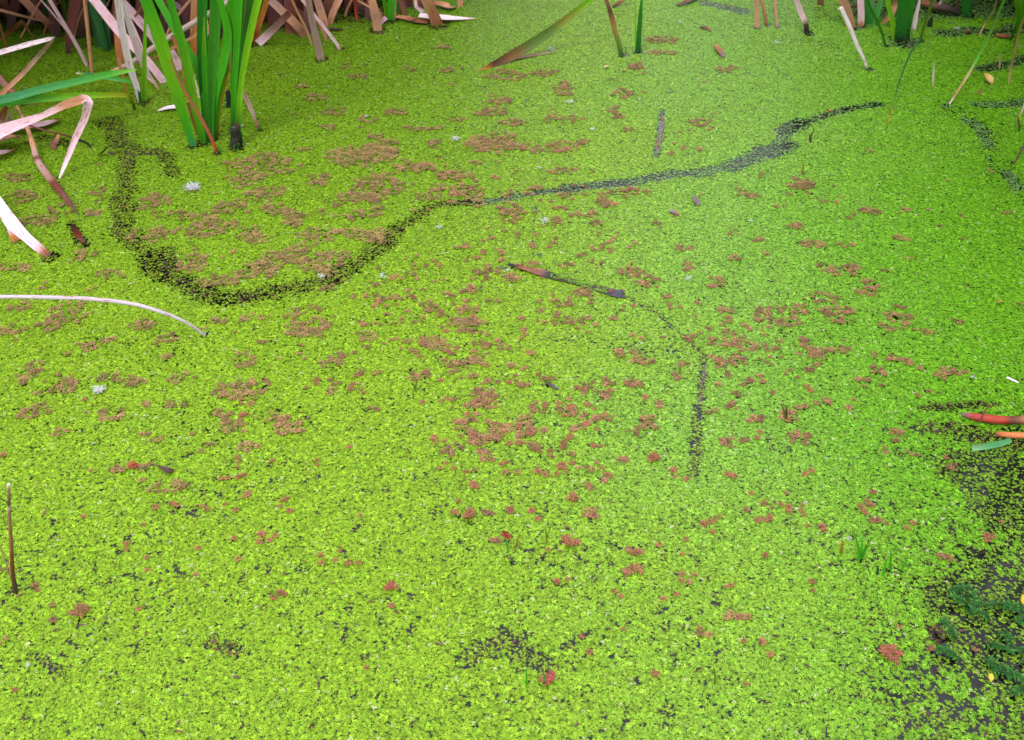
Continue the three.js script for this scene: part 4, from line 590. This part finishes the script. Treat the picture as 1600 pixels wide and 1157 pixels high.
seedling('dark forked sprig rising from a red fern patch right of centre', [1230, 658], [U([[1232, 658], [1226, 645], [1220, 630]], [3.5, 3.5, 1], [[0, 'dark'], [1, 'olive']]), U([[1231, 657], [1229, 645], [1228, 633]], [2.5, 3, .8], 'dark'), U([[1232, 656], [1237, 652], [1242, 660]], [2, 2, 1], 'maroon')]);
seedling('thin green forked sprig with a red fern clump on its left arm', [798, 865], [U([[797, 865], [792, 852], [790, 838]], [2.5, 2.2, 1.5], 'green'), U([[800, 865], [806, 855], [813, 832]], [2.5, 3, 1], [[0, 'green'], [.6, 'brown'], [1, 'brown']]), U([[783, 865], [775, 863], [770, 857]], [1.5, 1.8, 1], 'olive')]);
seedling('thin brownish sprig right of the forked sprig with the red clump', [854, 848], [U([[854, 848], [856, 836], [865, 817]], [3, 2.5, .8], [[0, 'orange'], [.5, 'olive'], [1, 'green']]), U([[855, 842], [853, 832], [852, 825]], [2, 1.8, .8], 'olive')]);
seedling('dark two pronged sprig near the upper right blue lane', [1267, 221], [U([[1267, 222], [1268, 212], [1272, 202]], [2.5, 2, 1], 'dark'), U([[1267, 219], [1265, 212], [1264, 207]], [1.5, 1.5, .8], 'dark')]);
seedling('small dark upright sprig below the two pronged one', [1255, 272], [U([[1254, 273], [1255, 264], [1255, 253]], [3.5, 2.5, 1], [[0, 'black'], [.5, 'brown'], [1, 'brown']])]);
seedling('tiny olive sprig in the middle right duckweed', [1156, 414], [U([[1154, 416], [1157, 408], [1160, 402]], [3, 2, .8], 'olive')]);
seedling('thin green blade hanging below the long curved pale stem', [107, 504], [U([[107, 504], [103, 488], [99, 470]], [2.5, 4, 1.5], 'lime')]);
seedling('small brown hooked sprig near the muddy cattail', [354, 272], [U([[354, 271], [355, 262], [352, 254]], [2, 2.5, 2], 'brown')]);
seedling('faint olive blade right of the white fluff at the left', [292, 636], [U([[294, 637], [291, 628], [287, 622]], [2, 2, .8], 'olive')]);
seedling('short olive blades on the fern patch left of centre', [648, 612], [U([[647, 612], [650, 602], [653, 592]], [3, 3, 1], 'olive'), U([[650, 608], [645, 600], [641, 597]], [2, 2, .8], 'olive')]);
seedling('pair of green blades at the very bottom centre of the pond', [822, 1070], [U([[822, 1072], [823, 1056], [822, 1044]], [4, 3.5, 1], 'green'), U([[850, 1068], [850, 1056], [848, 1050]], [3, 3, 1], 'green'), U([[1120, 1068], [1117, 1054], [1114, 1040]], [3, 2.5, 1], 'olive')]);
fernTuft(1390, 1027, 17, 7, [0.315, 0.094, 0.048], 'pinkish red fern clump in the lower right foreground, largest there');
fernTuft(125, 960, 14, 6, [0.270, 0.122, 0.042], 'brown fern clump in the lower left foreground');
fernTuft(725, 806, 16, 6, [0.270, 0.108, 0.042], 'reddish fern clump with a thin tail, below the centre');
fernTuft(895, 778, 10, 4, [0.270, 0.108, 0.042], 'ring shaped fern clump above the red one, right of the sprigs');
fernTuft(890, 850, 11, 4, [0.285, 0.101, 0.042], 'reddish fern clump right of the thin brownish sprig');
fernTuft(608, 917, 9, 3, [0.255, 0.058, 0.030], 'dark red fern clump with a pale bit, lower centre left');
fernTuft(1020, 719, 10, 4, [0.270, 0.086, 0.036], 'rust coloured fern clump left of the sunken dark stick');
fernTuft(989, 896, 14, 4, [0.285, 0.115, 0.048], 'brown pink fern clump in the lower middle right');
fernTuft(207, 732, 5, 3, [0.413, 0.058, 0.036], 'bright red little fern clump left of the floating dark leaf');
fernTuft(856, 1062, 6, 3, [0.375, 0.072, 0.054], 'bright red fern clump at the bottom beside a green blade');
{ const p = atZ(790, 838, atH(797, 865, 0).z), parts = []; for (let i = 0; i < 5; i++) { const g = fernBig.clone(); g.rotateX(R(.3, 1.2)); g.rotateY(R(0, 6)); g.translate(R(-.003, .003), R(-.004, .004), R(-.003, .003)); const ca = g.attributes.color; for (let k = 0; k < ca.count; k++) ca.setXYZ(k, ca.getX(k) * .40, ca.getY(k) * .04, ca.getZ(k) * .04); parts.push(g); }
  const m = new THREE.Mesh(mergeGeometries(parts), M.fern); m.position.copy(p); m.scale.setScalar(.8); tag(m, 'water_fern_clump', 'bright red fern clump held up on the left arm of the forked sprig', 'water fern'); }

// leafy water plant in the lower right corner, its feathery leaves spread on the water
{
  const o = new THREE.Group(), c = atH(1545, 985, 0); o.position.copy(c);
  const spots = [[1478, 925], [1505, 930], [1533, 948], [1560, 938], [1582, 950], [1520, 968], [1550, 972], [1600, 985], [1612, 955], [1498, 1000], [1540, 1005], [1575, 1012], [1545, 1046], [1590, 1040], [1625, 1020], [1500, 1030], [1565, 985], [1640, 1050], [1605, 1075], [1530, 1030], [1515, 950], [1585, 975]];
  spots.forEach(([px, py]) => { const root = atH(px, py, 0), a0 = R(0, 6.28), len = R(.022, .042), tip = root.clone().add(V3(Math.cos(a0) * len, R(.004, .016), Math.sin(a0) * len)), parts = [], mid = root.clone().lerp(tip, .5); mid.y += R(.003, .009);
    parts.push(bladeGeo([root, mid, tip], [.0014, .0012, .0007], { thick: .8, cols: cols([[0, [.05, .05, .01]], [1, 'deep']]) }));
    for (let k = 0; k < 46; k++) { const t = 0.05 + 0.95 * k / 45, u = 1 - t, a = root.clone().multiplyScalar(u * u).addScaledVector(mid, 2 * u * t).addScaledVector(tip, t * t), ang = a0 + (k % 2 ? 1 : -1) * R(.4, 1.4), L = R(.004, .011) * (1.2 - .5 * t), b = a.clone().add(V3(Math.cos(ang) * L, R(-.3, .5) * L, Math.sin(ang) * L)); b.y = Math.max(b.y, .0012);
      parts.push(bladeGeo([a, a.clone().lerp(b, .5).add(V3(0, .0006, 0)), b], [.0007, R(.0016, .0034), .0005], { flat: 1, tw: R(-.5, .5), seg: 2, cols: cols([[0, [.01, .08, .005]], [1, rnd() < .12 ? [.14, .28, .015] : [.016 * R(.6, 1.8), .13 * R(.6, 1.6), .006]]]) })); }
    const g = mergeGeometries(parts); g.translate(-c.x, -c.y, -c.z); const m = new THREE.Mesh(g, M.fern); m.name = 'leaf_spray'; o.add(m); });
  tag(o, 'water_plant', 'dark green feathery plant spread in the lower right corner', 'water plant');
}
// fallen yellow leaves
function smallLeaf(label, px, py, wpx, hpx, turn, tilt, c) { const p = atH(px, py, .006), L = hpx * depthOf(p) / FPX, W = wpx * depthOf(p) / FPX; const d = V3(Math.sin(turn) * Math.cos(tilt), Math.sin(tilt), -Math.cos(turn) * Math.cos(tilt));
  const P = [0, .3, .65, 1].map(t => d.clone().multiplyScalar((t - .5) * L).add(V3(0, .003 * Math.sin(t * 3), 0))); const low = Math.min(...P.map(q => q.y)); P.forEach(q => q.y -= low); p.y = .003;
  const m = new THREE.Mesh(bladeGeo(P, [W * .2, W, W * .8, W * .08], { flat: 1, camber: .2, thick: .06, cols: cols(c) }), M.dead); m.position.copy(p); tag(m, 'fallen_leaf', label, 'leaf'); }
smallLeaf('orange yellow curled leaf floating near the upper right edge', 1543, 126, 15, 22, -.5, .5, [[0, [.6, .25, .05]], [.3, [.75, .5, .2]], [1, [.7, .4, .06]]]);
smallLeaf('yellow leaf at the right edge above the dark feathery plant', 1600, 938, 12, 20, .2, .3, [[0, [.65, .45, .02]], [1, [.65, .48, .02]]]);
smallLeaf('greenish yellow leaf below the dark feathery plant in the corner', 1548, 1058, 9, 14, .1, .3, [[0, [.5, .45, .03]], [1, [.55, .5, .04]]]);
smallLeaf('pale yellow scrap above the big fern field, top centre', 948, 104, 9, 8, 1.3, .1, [[0, [.6, .5, .2]], [1, [.55, .5, .2]]]);
smallLeaf('tiny orange petal on the duckweed right of the middle', 1565, 471, 4, 9, 1.5, .1, [[0, [.6, .2, .05]], [1, [.6, .2, .05]]]);
smallLeaf('tiny orange scrap beside the blue open lane at the upper right', 1299, 172, 5, 8, 1.4, .1, [[0, [.5, .14, .04]], [1, [.45, .12, .04]]]);
// white seed fluff
function fluff(label, px, py, rpx, n, flatK = .5) { const c = atH(px, py, .002), r = rpx * depthOf(c) / FPX, parts = [];
  for (let i = 0; i < n; i++) { const a = R(0, 6.28), rr = Math.sqrt(rnd()) * r, b = V3(Math.cos(a) * rr * .55, R(.001, .004), Math.sin(a) * rr * .55), e = b.clone().add(V3(R(-1, 1), R(-.1, .55), R(-1, 1)).multiplyScalar(r * R(.25, .75))); if (e.y < 0.0008) e.y = 0.0008;
    const k = R(.5, .74); parts.push(bladeGeo([b, b.clone().lerp(e, .5).add(V3(R(-1, 1) * r * .1, r * .08, R(-1, 1) * r * .1)), e], [.0005, .0008, .0003], { thick: .5, seg: 2, cols: [[0, [k, k * .96, k]], [1, [k, k * .97, k]]] })); }
  const m = new THREE.Mesh(mergeGeometries(parts), M.fluff); m.position.copy(c); m.scale.z = 1; tag(m, 'seed_fluff', label, 'seed fluff'); }
fluff('large white tuft of seed fluff inside the loop of the winding lane', 301, 295, 17, 170);
fluff('white tuft of seed fluff in the left middle among fern patches', 155, 612, 13, 130);
fluff('white tuft of seed fluff between fern patches, upper middle', 713, 219, 10, 60);
fluff('small white tuft on a fern patch right of the brown tangle', 572, 183, 5, 24);
fluff('small white tuft at the lower bend of the winding lane', 503, 433, 8, 40);
fluff('faint white tuft just right of the winding lane', 598, 434, 10, 24);
fluff('faint white tuft right of the end of the dark winding lane', 684, 357, 9, 24);
fluff('white tuft on brown fern patches left of the blue lane', 851, 347, 10, 40);
fluff('white speck of fluff just above the blue lane', 843, 264, 5, 22);
fluff('white speck of fluff in the upper middle duckweed', 926, 204, 6, 22);
fluff('white speck of fluff right of the slim dark shoot', 1062, 36, 5, 22);
fluff('white speck of fluff at the top edge right of the slim dark shoot', 1082, 18, 4, 14);
fluff('soft white tuft under the long drooping leaf', 862, 78, 9, 36);
fluff('faint white tuft right of the dark half sunk stick', 1075, 437, 8, 22);
fluff('faint white tuft at the upper end of the half sunk stick', 793, 424, 6, 20);
fluff('white speck below the stub row, top right', 1215, 68, 7, 22);
fluff('white fluff stuck to the muddy cattail stub', 377, 198, 6, 30);
fluff('white speck on the fern patches above the fern field, top centre', 890, 161, 9, 24);
fluff('white speck at the right, upper middle', 1174, 347, 5, 18);
fluff('pale tuft of fluff in the lower left corner', 43, 1042, 5, 26);
fluff('pale bluish tuft at the upper right open water', 1497, 46, 7, 26);
fluff('white speck near the right side above the red stalk', 1521, 592, 6, 18);
fluff('white speck in the right foreground near the seedlings', 1258, 788, 4, 12);
fluff('pale arched speck beside the three bladed seedling', 1325, 844, 7, 16);
// crumbs of dead plants in the dark lanes
{
  const parts = [], spots = []; 
  for (const [li, n] of [[0, 46], [1, 22], [2, 14], [3, 34], [4, 46], [5, 40], [6, 40], [7, 16], [25, 30], [34, 30], [35, 14], [36, 10], [28, 24], [29, 24], [33, 14]]) { const [pts, w] = LANES[li]; for (let i = 0; i < n; i++) { const k = Math.floor(R(0, pts.length - 1)), t = rnd(); spots.push([pts[k][0] + (pts[k + 1][0] - pts[k][0]) * t + R(-w, w) * .7, pts[k][1] + (pts[k + 1][1] - pts[k][1]) * t + R(-w, w) * .7]); } }
  for (let i = 0; i < 420; i++) { const p = atH(R(-20, 1620), R(60, 1150), 0); spots.push([p.x, p.z]); }
  for (const [x, z] of spots) { const a = R(0, 6.28), L = R(.002, .006), d = V3(Math.cos(a) * L, R(0, .001), Math.sin(a) * L), b = V3(x, .002, z), k = R(.6, 1.5), c = rnd() < .6 ? [.06 * k, .025 * k, .02 * k] : [.16 * k, .07 * k, .05 * k];
    parts.push(bladeGeo([b.clone().sub(d), b.clone().add(V3(0, .001, 0)), b.clone().add(d)], [.0006, R(.0015, .0035), .0006], { flat: 1, seg: 2, cols: [[0, c], [1, c]] })); }
  tag(new THREE.Mesh(mergeGeometries(parts), M.dead), 'plant_crumbs', 'brown crumbs of rotted plants scattered along the dark lanes', 'plant crumbs', null, 'stuff');
}
// unseen reed bed, added behind and beside the view to dim the light
{
  const parts = []; 
  const along = P => { const q = []; const cv = new THREE.CatmullRomCurve3(P, false, 'centripetal'); for (let i = 0; i <= 14; i++) q.push(cv.getPoint(i / 14)); return q; };
  const bed = (x0, x1, z0, z1, n, g, lz = 0, lx = 0) => { for (let i = 0; i < n; i++) { const b = V3(R(x0, x1), -.02, R(z0, z1)), dead = rnd() > g, L = dead ? R(.4, 1.3) : R(.9, 1.8), a = R(0, 6.28), ln = dead ? R(.1, .9) : R(.05, .3), d = V3(Math.cos(a) * ln + lx * R(.3, 1.2), 1, Math.sin(a) * ln + lz * R(.3, 1.2)).normalize(), w = R(.010, .020);
      const P = [0, .35, .7, 1].map(t => { const q = b.clone().addScaledVector(d, L * t); q.y -= .2 * L * t * t * ln; q.x += d.x * .25 * L * t * t; q.z += d.z * .25 * L * t * t; return q; });
      const k = R(.6, 1.1), base = dead ? [C.tan, C.brown, C.pink, C.maroon, C.orange][Math.floor(R(0, 5))] : [[.05, .26, .012], [.03, .18, .012], [.08, .3, .012]][Math.floor(R(0, 3))];
      if (along(P).some(q => { if (depthOf(q) < .2) return true; const [px, py] = toPx(q); return (px > -45 && px < 1650 && py > -22) || (q.z < -2.7 && px > 770 && px < 1290); })) continue;  // keeps a gap open for the sky mirrored in the lanes
      parts.push(bladeGeo(P, [w * .8, w, w * .75, w * .06], { seg: 3, tw: R(-1.5, 1.5), tw2: R(-1.5, 1.5), cols: [[0, C.black], [.06, C.dark], [.2, base.map(v => v * k)], [1, base.map(v => v * k)]] })); } };
  bed(-2.6, -0.14, -4.2, -3.02, 1500, .35);
  bed(-2.6, -0.5, -3.5, -2.9, 700, .3, .55);
  bed(-2.5, -1.35, -3.1, -1.9, 420, .4, .2, .45);
  bed(1.0, 2.7, -4.2, -3.05, 700, .5);
  bed(1.0, 2.6, -3.5, -2.9, 300, .5, .5);
  bed(1.05, 2.3, -3.0, -0.5, 560, .6, 0, -.35);
  // added canopy of bent leaves above the view, shading the water below
  const arch = (x0, x1, n, reach, side) => { for (let i = 0; i < n; i++) { const x = R(x0, x1), z = R(-3.9, -3.1), b = V3(x, -.02, z), tz = R(-3.0, -3.0 + reach), tip = V3(x + R(-.35, .35), R(.28, 1.0), tz), m1 = b.clone().lerp(tip, .35).setY(R(.7, 1.1) * (tip.y + .35)), m2 = b.clone().lerp(tip, .72).setY(R(.95, 1.15) * (tip.y + .3));
      const P = [b, m1, m2, tip]; if (along(P).some(q => { const [px, py] = toPx(q); return (px > -45 && px < 1650 && py > -24) || (px > 770 && px < 1290); })) continue;
      const k = R(.6, 1.1), base = [C.tan, C.brown, C.maroon, [.05, .26, .012], [.05, .26, .012]][Math.floor(R(0, 5))].map(v => v * k), w = R(.014, .024);
      parts.push(bladeGeo(P, [w * .8, w, w, w * .1], { seg: 4, flat: 1, tw: R(-.5, .5), tw2: R(-.5, .5), cols: [[0, C.black], [.1, base], [1, base]] })); } };
  arch(-2.2, -0.75, 1100, .75); arch(-0.8, -0.2, 330, .35); arch(0.95, 2.0, 420, .5);
  tag(new THREE.Mesh(mergeGeometries(parts), M.dead), 'shade_reed_bed', 'dense bed of green and dead cattails added beyond the view to shade the pond', 'reed bed', null, 'stuff');
  console.log('bed', parts.length);
}

renderer.render(scene, camera);
